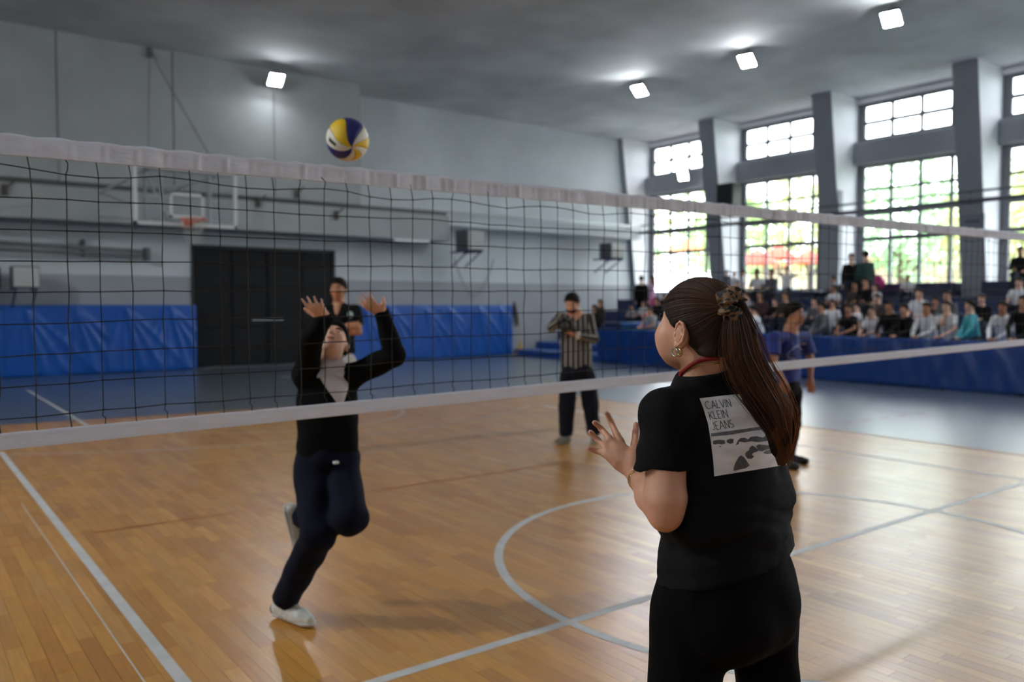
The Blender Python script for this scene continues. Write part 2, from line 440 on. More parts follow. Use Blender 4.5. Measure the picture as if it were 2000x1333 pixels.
seams = [(X0+0.1, -4.0), (-4.0, -1.0), (-1.0, 2.02), (2.03, 4.05), (4.06, 6.05)]
labs = ['blue vinyl wall mat behind the camera side on the far left', 'blue vinyl wall mat beyond the left frame edge', 'blue vinyl wall mat at the left edge of the photo', 'creased blue vinyl wall mat, second from the black door on its left', 'creased blue vinyl wall mat touching the left side of the black door']
for (a, b), l in list(zip(seams, labs))[2:]:
    wall_mat(a, b, l, [a+0.35, a+1.35] if b-a < 2.5 else [a+0.4, a+1.4, a+2.75])
seams2 = [(10.05, 12.0), (12.01, 13.9), (13.91, 15.72)]
labs2 = ['bright blue wall mat right of the black door, behind the man with crossed arms', 'middle bright blue wall mat right of the black door', 'bright blue wall mat at the right end beside the blue steps']
for (a, b), l in zip(seams2, labs2): wall_mat(a, b, l, [a+0.5, a+1.3])

# window wall: spandrels, columns, frames
SP = 3.92
CY = [17.22, 13.2, 9.4]
while CY[-1] > Y0: CY.append(CY[-1] - 3.88)
col_edges = [(Y1 + 0.3, 20.98)] + [(c + 0.30, c - 0.30) for c in CY]      # (far edge, near edge)
wr_ = MB()
wr_.box((X1+0.02, Y0, -0.0), (X1+0.32, Y1+0.3, 1.98)); wr_.box((X1+0.02, Y0, 7.18), (X1+0.32, Y1+0.3, ZC))
wr_.box((X1-0.12, Y0, 7.22), (X1+0.05, Y1, 7.33))
wall_right = tag(wr_.build('wall_right', M_WHITE), kind='structure')
XT, XB = 20.68, 21.42                      # column front at ceiling and at bench level
for i, (yf, yn) in enumerate(col_edges):
    if i == 0: yf = Y1; yn = 20.9
    ncol = MB()
    zt, zb = ZC, 0.0
    xb = XB + 0.28
    vs = [(XT, yn, zt), (X1+0.3, yn, zt), (X1+0.3, yf, zt), (XT, yf, zt), (xb, yn, zb), (X1+0.3, yn, zb), (X1+0.3, yf, zb), (xb, yf, zb)]
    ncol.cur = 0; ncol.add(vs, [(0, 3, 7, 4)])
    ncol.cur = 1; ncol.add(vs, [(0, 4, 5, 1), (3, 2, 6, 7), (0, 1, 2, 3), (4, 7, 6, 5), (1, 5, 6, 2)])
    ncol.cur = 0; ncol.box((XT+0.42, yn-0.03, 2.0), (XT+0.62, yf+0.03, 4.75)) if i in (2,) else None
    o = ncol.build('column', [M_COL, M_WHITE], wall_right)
PN = 0.81
z_up0, z_up1, z_lo0, z_lo1 = 6.16, 7.18, 2.02, 5.46
wi = 0
for i in range(len(col_edges)-1):
    ya_, yb_ = (20.9 if i == 0 else col_edges[i][1]), col_edges[i+1][0]     # opening from ya_ (far) to yb_ (near)
    if yb_ < Y0 + 1: break
    wi += 1
    win = tag(empty('window_%d' % wi, (X1, ya_, 0)), kind='structure')
    hw = ya_ - yb_
    sp = MB(); sp.box((-0.28, -hw, 5.5), (0.3, 0, 6.12), 0.03); sp.build('spandrel', M_COL, win)
    sp = MB(); sp.box((0.0, -hw, 5.44), (0.3, 0, 5.5)); sp.box((0.0, -hw, 6.12), (0.3, 0, 6.17)); sp.box((-0.1, -hw, 1.95), (0.3, 0, 2.0)); sp.build('window_sill', M_WHITE, win)
    ys = [-0.17 - PN*k for k in range(int((hw-0.15)/PN)+1)]
    edges = sorted(set([round(e, 3) for e in ys] + [round(-hw, 3)]), reverse=True)
    hz_u = [z_up0+0.03, 6.66, z_up1-0.02]
    hz_l = [z_lo0+0.0, 3.42, 4.14, 4.8, z_lo1]
    f1 = MB()
    for y_ in ys:
        f1.box((-0.03, y_-0.04, z_up0), (0.05, y_+0.04, z_up1)); f1.box((-0.03, y_-0.04, z_lo0), (0.05, y_+0.04, z_lo1))
    f1.box((-0.02, ys[0], z_up0), (0.06, 0, z_up1)); f1.box((-0.02, ys[0], z_lo0), (0.06, 0, z_lo1))
    for z_ in hz_u: f1.box((-0.025, -hw, z_-0.05), (0.045, 0, z_+0.05))
    for z_ in hz_l: f1.box((-0.025, -hw, z_-(0.06 if z_ in (3.42, 4.14) else 0.04)), (0.045, 0, z_+(0.06 if z_ in (3.42, 4.14) else 0.04)))
    fo = f1.build('window_frame', M_FRAME, win)
    for a, b in zip(edges[:-1], edges[1:]):
        if a - b < 0.1: continue
        for zs in (hz_u, hz_l):
            for c, d in zip(zs[:-1], zs[1:]):
                MB().box((0.004, b, c), (0.010, a, d)).build('pane', M_GLASS, fo)
# pipes along the columns
for zz, r_, lab in ((4.10, 0.055, 'thick grey pipe crossing the columns in front of the windows'), (4.33, 0.03, 'thin grey pipe above the thick one across the window columns')):
    mb = MB(); mb.tube([(21.12, 20.95, zz), (21.12, Y0+0.2, zz)], r_, 8)
    for c in CY[:5]: mb.box((21.1, c-0.03, zz-r_-0.02), (21.4, c+0.03, zz+r_+0.02))
    tag(mb.build('wall_pipe', mat('pipe_dark', srgb(86, 90, 96), 0.5), None, True), lab, 'pipe')
# ================================================================== BLEACHERS AND BARRIER
TX = [15.62, 16.5, 17.4, 18.3, 19.2, 20.1]
TZ = [0.20, 0.42, 0.70, 1.02, 1.38, 1.76]
BY0, BY1 = -4.0, 20.5
for k in range(6):
    xe = TX[k+1] if k < 5 else X1
    t = top('bleacher_tier', (TX[k], BY1, 0), ['lowest blue bleacher tier, its step showing left of the barrier', 'second blue bleacher tier from the floor', 'third blue bleacher tier, showing at the far end', 'fourth bleacher tier, behind the front rows of seated children', 'fifth bleacher tier below the windows', 'topmost bleacher tier running under the windows'][k], 'bleacher', 'bleacher tiers')
    m = M_BENCHB if k < 3 else M_BENCH
    yb_ = 0.0 if k < 1 else -0.0
    L = BY1 - BY0
    box('riser', (0, -L, 0.0), (0.06, 0, TZ[k]-0.05), m, t)
    box('tread', (-0.02, -L, TZ[k]-0.05), (xe-TX[k]-0.021, 0, TZ[k]), mat('tread_blue', srgb(70, 104, 160), 0.45, noise=0.05) if k < 3 else mat('tread_navy', srgb(52, 60, 84), 0.45), t, 0.008)
    box('end_panel', (0, -0.05, 0.0), (xe-TX[k]-0.03, 0, TZ[k]-0.05), m, t)
for i in range(1, 6):
    ya_, yb_ = col_edges[i][1], col_edges[i+1][0]
    lab = ['navy bench box under the second window from the far wall', 'navy bench box under the third window, behind the boy in white sitting high', 'navy bench box at the right edge under the boy with one leg out', 'navy bench box outside the right frame edge', 'navy bench box further along the window wall'][i-1]
    o = MB().box((21.0, yb_+0.05, TZ[5]), (21.9, ya_-0.05, 2.14 if i > 1 else 1.98), 0.015).build('bench_box', mat('bench_navy', srgb(28, 38, 72), 0.45), None)
    tag(o, lab, 'bench', 'bench boxes under the windows')
    if i >= 3: break

# blue padded barrier in front of the spectators
def barrier(y0, y1, label, seed):
    r_ = random.Random(seed)
    mb = MB(); P = []; n = int((y0-y1)/0.07); pulls = [y0 - 0.12 - k*0.62 for k in range(int((y0-y1)/0.62)+1)]
    for i in range(n+1):
        yy = y0 + (y1-y0)*i/n; row = []
        for j in range(15):
            z = 0.06 + (0.90-0.06)*j/14; d = 0.004*math.sin(yy*7+z*3); t = 0.9-z
            for q in pulls:
                dx = yy-q
                for sl in (0.35, -0.4, 0.05):
                    e = (dx-sl*t)/(0.04+0.04*t); d += 0.035*math.exp(-e*e)*min(1, t*5)*math.exp(-t*1.2)
            row.append((15.5-d, yy, z))
        P.append(row)
    mb.grid(P); mb.box((15.515, y1, 0.05), (15.58, y0, 0.905), 0.0)
    root = top('barrier_section', (15.5, y1, 0), label, 'barrier', 'blue padded barrier along the bleachers')
    mb.build('vinyl_cover', M_MATD, root, True, off=(15.5, y1, 0))
    tr = MB(); tr.tube([(15.55, y0, 0.91), (15.55, y1, 0.91)], 0.022, 8); tr.build('top_rail', mat('rail_blue', srgb(28, 74, 150), 0.4), root, True, off=(15.5, y1, 0))
    yy = y1 + 0.1
    while yy < y0: MB().box((15.53, yy, 0), (15.57, yy+0.04, 0.9)).build('frame_post', M_DARK, root, off=(15.5, y1, 0)); yy += 1.3
ys = [16.58, 13.6, 10.9, 8.4, 5.9, 3.4, 0.9]
labs = ['end section of the blue barrier beside the blue steps', 'blue barrier section behind the woman with the ponytail', 'blue barrier section right of the boy in glasses', 'blue barrier section below the black-shirted front row', 'blue barrier section at the right frame edge', 'blue barrier section just outside the right edge']
for a, b, l in zip(ys[:-1], ys[1:], labs): barrier(a-0.005, b+0.005, l, int(a*10))
# small stack of gym mats on the low tier by the barrier end
tb = top('gym_mat_stack', (16.75, 16.1, TZ[1]), 'green and blue gym mats stacked at the barrier end under a red bottle', 'gym mats')
for k, (c, nm) in enumerate(((srgb(60, 150, 110), 'green_mat'), (srgb(24, 60, 130), 'blue_mat'), (srgb(90, 130, 190), 'pale_mat'))):
    box(nm, (-0.35, -0.9, 0.42+k*0.085), (0.45, 0.5, 0.5+k*0.085), mat(nm, c, 0.5), tb, 0.01)
box('mat_box', (-0.3, -0.85, 0), (0.4, 0.45, 0.42), M_BENCH, tb, 0.01)
rb = MB(); P = []
rb_c = (16.7, 15.95, TZ[1]+0.675)
for zz, rr in ((0, 0.001), (0, 0.045), (0.03, 0.055), (0.14, 0.055), (0.17, 0.03), (0.2, 0.028), (0.2, 0.001)):
    P.append([(rb_c[0]+rr*1.3*math.cos(2*math.pi*k/12), rb_c[1]+rr*1.3*math.sin(2*math.pi*k/12), rb_c[2]+zz*1.25) for k in range(13)])
rb.grid(P); tag(rb.build('bottle', mat('red_plastic', srgb(210, 40, 40), 0.35), None, True), 'small red bottle standing on the gym mats', 'bottle')

# ================================================================== FLOODLIGHTS
def lamp_mat(n, s):
    m = bpy.data.materials.new(n); m.use_nodes = True; nt = m.node_tree; nt.nodes.clear()
    o = nt.nodes.new('ShaderNodeOutputMaterial'); e = nt.nodes.new('ShaderNodeEmission'); e.inputs['Color'].default_value = (0.93, 0.98, 1.0, 1); e.inputs['Strength'].default_value = s
    nt.links.new(e.outputs[0], o.inputs['Surface']); return m
M_LAMP = lamp_mat('lamp_lens', LAMP); M_LAMPS = lamp_mat('side_lamp_lens', SIDE_LAMP); M_LAMPW = lamp_mat('wall_lamp_lens', 110.0)
def flood(loc, aim, label, m, hang, size=0.32):
    """square floodlight: body with cooling fins, glowing lens, bracket"""
    t = top('floodlight', loc, label, 'floodlight', 'floodlights under the ceiling')
    d = Vector(aim).normalized(); q = d.to_track_quat('-Z', 'Y'); R = q.to_matrix()
    s = size/2
    b = MB(); b.box((-s-0.02, -s-0.02, 0.0), (s+0.02, s+0.02, 0.06), 0.01)
    for k in range(7): b.box((-s+k*size/6.5, -s, 0.06), (-s+k*size/6.5+0.012, s, 0.10))
    b.v = [tuple(R @ Vector(v)) for v in b.v]; b.build('housing', M_DARK, t)
    l = MB(); l.box((-s, -s, -0.012), (s, s, -0.001)); l.v = [tuple(R @ Vector(v)) for v in l.v]; l.build('lens', m, t)
    br = MB(); p0 = R @ Vector((s+0.03, 0, 0.03)); p1 = R @ Vector((-s-0.03, 0, 0.03)); h = Vector(hang)
    br.tube([p0, p0 + (h-p0)*0.5 + Vector((0, 0, 0)), h], 0.012, 6); br.tube([p1, p1 + (h-p1)*0.5, h], 0.012, 6); br.build('bracket', M_DARK, t)
    return t
for (px_, py_), lab in (((1741, 37), 'floodlight nearest the camera in the right ceiling row'), ((1459, 119), 'middle floodlight of the right ceiling row'), ((1249, 177), 'farthest floodlight of the right ceiling row, above the net')):
    p = onz(px_, py_, 7.13); flood(p, (-0.5, -0.12, -0.72), lab, M_LAMP, (0.05, 0, ZC-7.13))
p = ony(539, 156, 19.55); flood(p, (-0.05, -0.55, -0.7), 'floodlight on the far wall above the backboard, lighting the plaster', M_LAMPW, (0, 0.44, 0.12))
p = onx(1334, 343, 21.35); flood(p, (-0.8, -0.3, -0.5), 'floodlight on the spandrel of the far window', M_LAMPW, (0.42, 0, 0.05), 0.3)
for k, yy in enumerate((8.58, 12.02, 15.3, 5.1, 1.7, -1.7, -5.1, -8.5)):  # the farthest lamps follow from the shadow; nearer ones are added for light
    flood((-6.9, yy, 7.0), (0.75, -0.2, -0.62), 'unseen floodlight of the left wall row, outside the frame', M_LAMPS if k == 0 else M_LAMPW, (-0.6, 0, 0.05))['group'] = 'left row of floodlights'
for yy in (5.1, 1.7, -1.7, -5.1, -8.5):  # unseen lamps added beyond the visible row to light the hall
    flood((15.8, yy, 7.13), (-0.5, -0.12, -0.72), 'added floodlight out of frame, extending the right ceiling row', M_LAMP, (0.05, 0, ZC-7.13))['group'] = 'added right row floodlights out of frame'

# ================================================================== BASKETBALL BACKBOARD
BYB = 15.45
bb = top('basketball_backboard', (4.38, BYB, 2.98), 'glass basketball backboard with orange rim hung before the far wall', 'backboard')
def bbx(n, a, b, m, par=bb, bev=0.0): return box(n, a, b, m, par, bev)
M_FRW = mat('backboard_white', srgb(206, 208, 210), 0.5)
f = MB()
for a, b in (((-0.9, -0.03, 0), (0.9, 0.03, 0.06)), ((-0.9, -0.03, 0.99), (0.9, 0.03, 1.05)), ((-0.9, -0.03, 0), (-0.84, 0.03, 1.05)), ((0.84, -0.03, 0), (0.9, 0.03, 1.05))): f.box(a, b)
f.build('board_frame', M_FRW, bb)
M_BGL = glass_mat('board_glass', (0.93, 0.95, 0.95), 0.03, 0.1)
bbx('glass_pane', (-0.85, -0.006, 0.05), (0.85, 0.006, 1.0), M_BGL)
f = MB()
for a, b in (((-0.3, -0.012, 0.15), (0.3, -0.008, 0.2)), ((-0.3, -0.012, 0.55), (0.3, -0.008, 0.6)), ((-0.3, -0.012, 0.15), (-0.25, -0.008, 0.6)), ((0.25, -0.012, 0.15), (0.3, -0.008, 0.6))): f.box(a, b)
f.build('target_square', M_FRW, bb)
M_GALV = mat('backboard_support_white', srgb(176, 182, 186), 0.5)
s_ = MB()
for q in (-0.42, 0.42): s_.box((q-0.03, 0.03, 0.02), (q+0.03, 0.09, 1.02))
for q in (0.05, 0.5, 0.98): s_.box((-0.75, 0.04, q-0.02), (0.75, 0.08, q+0.03))
s_.tube([(-0.68, 0.1, 0.1), (-0.68, 0.1, 0.95)], 0.025, 6); s_.tube([(-0.68, 0.1, 0.95), (-0.3, 0.12, 0.12)], 0.022, 6)
s_.build('back_frame', M_GALV, bb)
s_ = MB()
for q in (-0.62, 0.62):
    s_.tube([(q, 0.08, 1.0), (q*0.9, 20.0-BYB, 1.05)], 0.03, 6); s_.tube([(q, 0.08, 0.1), (q*0.9, 20.02-BYB, 0.55)], 0.025, 6)
s_.tube([(-0.6, 2.3, 1.02), (0.6, 2.3, 1.02)], 0.025, 6)
s_.build('support_arms', M_GALV, bb)
hx = Vector((4.9-4.38, 20.0-BYB-0.02, 7.3-2.98))
s_ = MB()
for q in (-0.62, 0.62): s_.tube([hx, (q, 0.1, 1.03)], 0.011, 5)
s_.box((hx[0]-0.05, hx[1]-0.06, hx[2]-0.16), (hx[0]+0.05, hx[1]+0.02, hx[2]+0.07))
s_.build('stay_cables', mat('cable_grey', srgb(104, 106, 108), 0.6), bb)
M_ORG = mat('rim_orange', srgb(214, 84, 34), 0.4)
s_ = MB(); s_.tube([(0.225*math.cos(a*math.pi/12), -0.38+0.225*math.sin(a*math.pi/12), 0.10) for a in range(24)], 0.011, 8, closed=True)
s_.box((-0.07, -0.17, 0.02), (0.07, -0.01, 0.11)); s_.box((-0.1, -0.02, -0.02), (0.1, -0.008, 0.12))
s_.tube([(-0.06, -0.1, 0.03), (-0.14, -0.2, 0.09)], 0.01, 5); s_.tube([(0.06, -0.1, 0.03), (0.14, -0.2, 0.09)], 0.01, 5)
s_.build('rim', M_ORG, bb, True)
s_ = MB()
for lv in range(5):
    r0 = 0.215-0.024*lv; r1 = 0.215-0.024*(lv+1); z0 = 0.09-0.08*lv; z1 = z0-0.08
    for k in range(12):
        a0 = 2*math.pi*(k+0.5*(lv % 2))/12
        for sg in (-1, 1):
            a1 = a0+sg*math.pi/12
            s_.tube([(r0*math.cos(a0), -0.38+r0*math.sin(a0), z0), (r1*math.cos(a1), -0.38+r1*math.sin(a1), z1)], 0.003, 3, cap=False)
s_.build('hoop_net', mat('net_cotton', srgb(190, 188, 182), 0.8), bb)

# ================================================================== WALL HEATERS
M_HTR = mat('heater_white', srgb(204, 206, 204), 0.45); M_HTS = mat('heater_side', srgb(88, 92, 98), 0.5); M_BRK = mat('bracket_blue', srgb(52, 62, 104), 0.5)
def heater(loc, w_, h_, d_, label, rz=0.0):
    t = top('fan_heater', loc, label, 'heater', 'fan heaters on the far wall', rz)
    MB().box((-w_/2, 0, 0), (w_/2, d_, h_), 0.012).build('casing', M_HTS, t)
    g = MB(); g.box((-w_/2+0.01, -0.02, 0.01), (w_/2-0.01, 0.0, h_-0.01)); gp = g.build('grille_plate', mat('grille_shadow', srgb(120, 122, 122), 0.6), t)
    n = 8
    for k in range(n):
        z = 0.03+(h_-0.06)*k/n
        MB().add([(-w_/2+0.02, -0.055, z), (w_/2-0.02, -0.055, z), (w_/2-0.02, -0.02, z+0.045), (-w_/2+0.02, -0.02, z+0.045), (-w_/2+0.02, -0.05, z-0.004), (w_/2-0.02, -0.05, z-0.004), (w_/2-0.02, -0.015, z+0.038), (-w_/2+0.02, -0.015, z+0.038)],
                 [(0, 1, 2, 3), (7, 6, 5, 4), (0, 4, 5, 1), (3, 2, 6, 7), (0, 3, 7, 4), (1, 5, 6, 2)]).build('louvre', M_HTR, gp)
    b = MB()
    for q in (-w_/2+0.06, w_/2-0.06):
        b.box((q-0.02, 0.0, -0.05), (q+0.02, d_+0.35, 0.0)); b.tube([(q, 0.05, -0.03), (q, d_+0.3, -0.45)], 0.022, 6)
    b.build('wall_bracket', M_BRK, t)
    return t
p = ony(54, 545, 20.2); heater((p[0]-0.05, 20.0, 1.93), 0.5, 0.46, 0.5, 'fan heater with pale louvres at the left edge above the wall mats')
heater((13.52, 19.55, 3.14), 0.58, 0.58, 0.6, 'fan heater with blue brackets hung at the end of the deep ledge')
heater((19.35, 19.75, 3.12), 0.62, 0.5, 0.55, 'fan heater beside the corner column by the windows')
# dark boxes left of the first heater, notice with red mark, small wall fittings
tag(MB().box((0.95, 20.2, 1.9), (1.95, 20.7, 2.36), 0.02).build('equipment_box', M_DARK, None), 'dark box on the wall touching the left frame edge', 'box')
nb = top('notice_board', (1.62, 20.64, 1.44), 'white notice with a red mark above the left wall mat', 'notice')
box('board', (-0.3, 0, 0), (0.3, 0.03, 0.36), mat('notice_white', srgb(200, 200, 196), 0.6), nb); box('red_mark', (0.09, -0.01, 0.06), (0.2, 0.0, 0.27), mat('notice_red', srgb(200, 60, 24), 0.5), nb)
cb = MB()
for (x, y) in ((8, 370), (505, 395), (580, 378), (657, 420)):
    q = ony(x, y, 19.98); cb.box((q[0]-0.05, 19.93, q[2]-0.12), (q[0]+0.05, 20.02, q[2]+0.1)); cb.tube([(q[0], 19.95, q[2]), (q[0]+0.18, 19.95, q[2]+0.18)], 0.02, 5)
    o = cb.build('cable_hook', mat('hook_dark', srgb(74, 70, 68), 0.7), None, off=None); cb = MB()
    tag(o, {8: 'dark cable hook on the ledge at the left frame edge', 505: 'dark hook on the ledge just right of the backboard', 580: 'forked dark hook on the ledge above the black door', 657: 'small dark hook on the ledge right of the black door'}[x], 'hook', 'hooks on the ledge')
q = ony(805, 472, 19.9)
lt = MB(); lt.box((q[0]-0.5, 20.0, 3.32), (q[0]+0.62, 20.12, 3.39), 0.01)
tag(lt.build('strip_light', mat('strip_white', srgb(222, 228, 230), 0.4), None), 'short unlit strip light fixed under the ledge right of the door', 'light fitting')
cb = MB(); cc = ony(940, 500, 20.9)
pts = [(13.6+1.0*math.sin(a), 20.95, 2.75-0.55*math.sin(a*0.5+0.2)*math.sin(a)) for a in np.linspace(0, math.pi, 16)]
pts = [(13.7+1.5*t, 20.98, 3.0-1.15*math.sin(math.pi*t)) for t in np.linspace(0.0, 1.0, 16)]
cb.tube(pts, 0.02, 5); tag(cb.build('hanging_cable', mat('cable_soft_grey', srgb(142, 148, 152), 0.7), None, True), 'thin grey cable sagging below the middle fan heater', 'cable')
# mop and broom standing at the end of the wall mats
q = ony(1008, 615, 20.7)
mp = top('mop', (q[0], 20.6, 0), 'grey mop standing head up between the wall mat and the blue steps', 'mop')
s_ = MB(); s_.tube([(0.12, 0, 0.0), (0.1, 0.25, 1.35)], 0.014, 6); s_.build('handle', mat('mop_pole', srgb(190, 188, 184), 0.5), mp)
s_ = MB()
for k in range(22):
    a = k*0.9; s_.tube([(-0.03+0.03*math.cos(a), 0.16, 1.66+0.02*math.sin(a)), (-0.02+0.09*math.cos(a), 0.16+0.03*math.sin(a), 1.4), (0.07+0.08*math.cos(a), 0.16+0.03*math.sin(a), 0.92+0.05*math.sin(a*3))], 0.018, 5)
s_.build('mop_head', mat('mop_grey', srgb(92, 92, 94), 0.9), mp)
br = MB(); P = []
for zz, w_ in ((0.0, 0.17), (0.22, 0.12), (0.42, 0.04)): P.append([(q[0]-0.12+w_*math.cos(a), 20.35+0.05*math.sin(a), zz) for a in np.linspace(0, 2*math.pi, 12)])
br.grid(P); br.tube([(q[0]-0.12, 20.35, 0.4), (q[0]+0.02, 20.6, 1.3)], 0.012, 6)
tag(br.build('broom', mat('broom_straw', srgb(190, 160, 96), 0.8), None), 'straw broom leaning in the corner by the last blue wall mat', 'broom')

# loudspeaker on the second column, notice on the fourth
q = onx(1432, 382, 20.9)
sp_ = top('loudspeaker', (20.82, q[1], q[2]-0.3), 'black loudspeaker box mounted on the window wall column', 'loudspeaker')
MB().box((-0.2, -0.2, 0), (0.2, 0.42, 0.66), 0.015).build('cabinet', M_BLK, sp_)
g_ = MB().box((-0.215, -0.17, 0.04), (-0.2, 0.39, 0.62)); g_.build('grille', mat('speaker_grille', srgb(34, 34, 36), 0.8), sp_)
box('bracket', (0.2, 0.05, 0.25), (0.3, 0.15, 0.4), M_DARK, sp_)
q = onx(1897, 432, 21.05)
sg = top('column_sign', (21.12, q[1]-0.28, q[2]-0.17), 'small grey sign with dark lettering on the column at right', 'sign')
box('sign_plate', (-0.02, 0, 0), (0, 0.56, 0.34), mat('sign_plate', srgb(120, 124, 138), 0.5), sg, 0.004)
for k in range(6): box('sign_mark', (-0.026, 0.12+0.055*k, 0.13), (-0.02, 0.155+0.055*k, 0.2), mat('sign_ink', srgb(58, 60, 72), 0.6), sg)

# ================================================================== VOLLEYBALL NET
NY = 3.04
def ntop(x): return 2.107 + 0.0112*(x-0.3)
def nbot(x): return 1.112 + 0.0141*(x-0.28)
net = top('volleyball_net', (4.5, NY, 0), 'volleyball net of black cords between white bands across the court', 'net')
NX0, NX1 = -0.9, 9.9
rn = random.Random(11)
# white top band: doubled cloth with gathers at every cord
M_BAND = mat('net_band_white', srgb(228, 230, 242), 0.7, noise=0.05, nscale=14, bump=0.12, bscale=60, stretch=(0.6, 1, 2))
seam = []
xx = NX0
while xx < NX1: seam.append((xx, rn.uniform(0.3, 1.0), rn.random())); xx += rn.choice((0.1, 0.1, 0.06, 0.04)) if xx > 1.2 else 0.1
def band(z0f, z1f, thick, amp, name, n_per_m=110):
    mb = MB(); n = int((NX1-NX0)*n_per_m); P = []
    prof = [(-1, 0.0), (-1.25, 0.12), (-1.0, 0.3), (-1.1, 0.5), (-0.95, 0.72), (-1.3, 0.86), (-0.5, 1.0), (0.5, 1.0), (1.2, 0.86), (1.0, 0.5), (1.1, 0.12), (1, 0.0), (0, -0.02)]
    si = 0
    for i in range(n+1):
        x = NX0 + (NX1-NX0)*i/n; d = 0; zz = 0
        while si < len(seam)-1 and seam[si+1][0] < x-0.05: si += 1
        for s in seam[si:si+4]:
            e = (x-s[0])/0.008; g = math.exp(-e*e)*s[1]; d += g*0.006*amp; zz += g*0.0018*amp
            e2 = (x-s[0]-0.014*(s[2]-0.5))/0.02; d -= math.exp(-e2*e2)*0.003*amp
        d += 0.0016*amp*math.sin(x*31+2*math.sin(x*7))
        z0, z1 = z0f(x), z1f(x); row = []
        for a, t in prof:
            tt = max(t, 0)
            dd = d*(0.4+0.9*(1-abs(tt-0.5)*1.2)) if t < 0.8 else d*0.4
            z = z0+(z1-z0)*t - zz*(1 if t > 0.5 else -0.5) + 0.0012*amp*math.sin(x*47+t*5)*(t > 0.5)
            row.append((x-4.5, a*thick - dd, z))
        P.append(row)
    mb.grid([r + [r[0]] for r in P])
    return mb.build(name, M_BAND, net, True)
band(lambda x: ntop(x)-0.066, ntop, 0.004, 1.7, 'top_band')
band(nbot, lambda x: nbot(x)+0.053, 0.003, 0.22, 'bottom_band', 60)
M_CORD = mat('net_cord', srgb(30, 29, 22), 0.8)
CORD = 0.1; nr = 9; cx0 = 0.378
ncols = int((NX1-0.1-NX0)/CORD)
first = math.ceil((NX0-cx0)/CORD)
node = {}
for c in range(ncols+1):
    x = cx0 + (first+c)*CORD
    sag = [0.0]*(nr+1)
    for r_ in range(nr):
        z = 2.012 + 0.0125*(x-0.38) - 0.1*r_ + rn.uniform(-0.0025, 0.0025)
        node[c, r_] = (x + rn.uniform(-0.003, 0.003) + 0.003*math.sin(x*5)*(r_ < 8), rn.uniform(-0.004, 0.004), z - (0.011*(1+math.sin(x*11.0+2)) if r_ < 1 else 0.003*math.sin(x*6)) * 1.0)
for c in range(ncols+1):
    x = cx0 + (first+c)*CORD; kt = rn.random(); kb = rn.random()
    pts = [(x-4.5-0.008, 0, ntop(x)-0.05)]
    a = node[c, 0]
    if kt > 0.75: pts += [(a[0]-4.5+0.006, 0, (pts[0][2]+a[2])/2+0.006), (a[0]-4.5+0.005, 0, a[2]+0.016)]
    for r_ in range(nr):
        p_ = node[c, r_]; pts.append((p_[0]-4.5, p_[1], p_[2]))
    b = node[c, nr-1]; zb = nbot(x)+0.045
    if kb > 0.45 and b[2]-zb > 0.03: pts += [(b[0]-4.5-0.003, 0, b[2]-0.018), (b[0]-4.5+0.007*(1 if kb > 0.7 else -1), 0, (b[2]+zb)/2-0.002)]
    pts.append((x-4.5+0.004, 0, zb))
    MB().tube(pts, 0.0019, 4, cap=False).build('net_cord', M_CORD, net)
for r_ in range(nr):
    pts = []; kn = MB()
    for c in range(ncols+1):
        p_ = node[c, r_]; pts.append((p_[0]-4.5, p_[1], p_[2])); 
    kn.tube(pts, 0.0019, 4, cap=False)
    for p_ in pts: kn.ball(p_, 0.0042, 5, 3)
    kn.build('net_cord', M_CORD, net)
for q in (-5.45, 5.45):
    s_ = MB(); s_.tube([(q, 0, 0), (q, 0, 2.35)], 0.045, 10); s_.box((q-0.25, -0.25, 0), (q+0.25, 0.25, 0.05), 0.01)
    e = 1 if q > 0 else -1
    x = q+4.5
    s_.tube([(q, 0, ntop(x)-0.03), (q-0.06*e, 0, ntop(x)-0.03)], 0.01, 5); s_.tube([(q, 0, nbot(x)+0.03), (q-0.06*e, 0, nbot(x)+0.03)], 0.01, 5)
    s_.build('net_post', M_DARK, net, True)

# ================================================================== VOLLEYBALL
BALLC = at(679, 273, 4.06)
ball = top('volleyball', tuple(BALLC), 'yellow, navy and white volleyball in the air above the net', 'ball')
bd_ = BALLC - CC; view = -bd_/np.linalg.norm(bd_)
r0_ = CR - view*(CR @ view); r0_ /= np.linalg.norm(r0_); u0_ = np.cross(view, r0_)
pole = view*0.93 + r0_*0.2 - u0_*0.36; pole /= np.linalg.norm(pole)
ax = r0_ - pole*(r0_ @ pole); ax /= np.linalg.norm(ax); ay = np.cross(pole, ax)
BR = 0.104
M_Y = mat('ball_yellow', srgb(232, 190, 20), 0.5); M_N = mat('ball_navy', srgb(32, 34, 110), 0.5); M_W = mat('ball_white', srgb(226, 220, 206), 0.5)
# sector bounds (deg, 0 = right, counter-clockwise), colour
sect = [(60, 112, M_N), (112, 162, M_Y), (162, 205, M_W), (205, 250, M_N), (250, 285, M_W), (285, 318, M_Y), (318, 350, M_W), (350, 385, M_Y), (385, 420, M_W)]
for (a0, a1, m) in sect:
    mb = MB(); P = []
    for i in range(9):
        s = i/8; row = []
        for j in range(25):
            th = math.pi*j/24
            tw = 18-36*math.sin(th)
            edge = 1.2*(1 if 0 < i < 8 else 0)
            an = math.radians(a0+0.8 + (a1-a0-1.6)*s + tw)
            rr = BR if 0 < i < 8 else BR-0.0025
            d = math.sin(th)*(math.cos(an)*ax + math.sin(an)*ay) + math.cos(th)*pole
            row.append(d*rr)
        P.append(row)
    mb.grid(P); mb.build('ball_panel', m, ball, True)
MB().ball((0, 0, 0), BR-0.0022, 24, 16).build('ball_core', mat('ball_seam', srgb(60, 56, 60), 0.7), ball, True)
mk = MB(); P = []
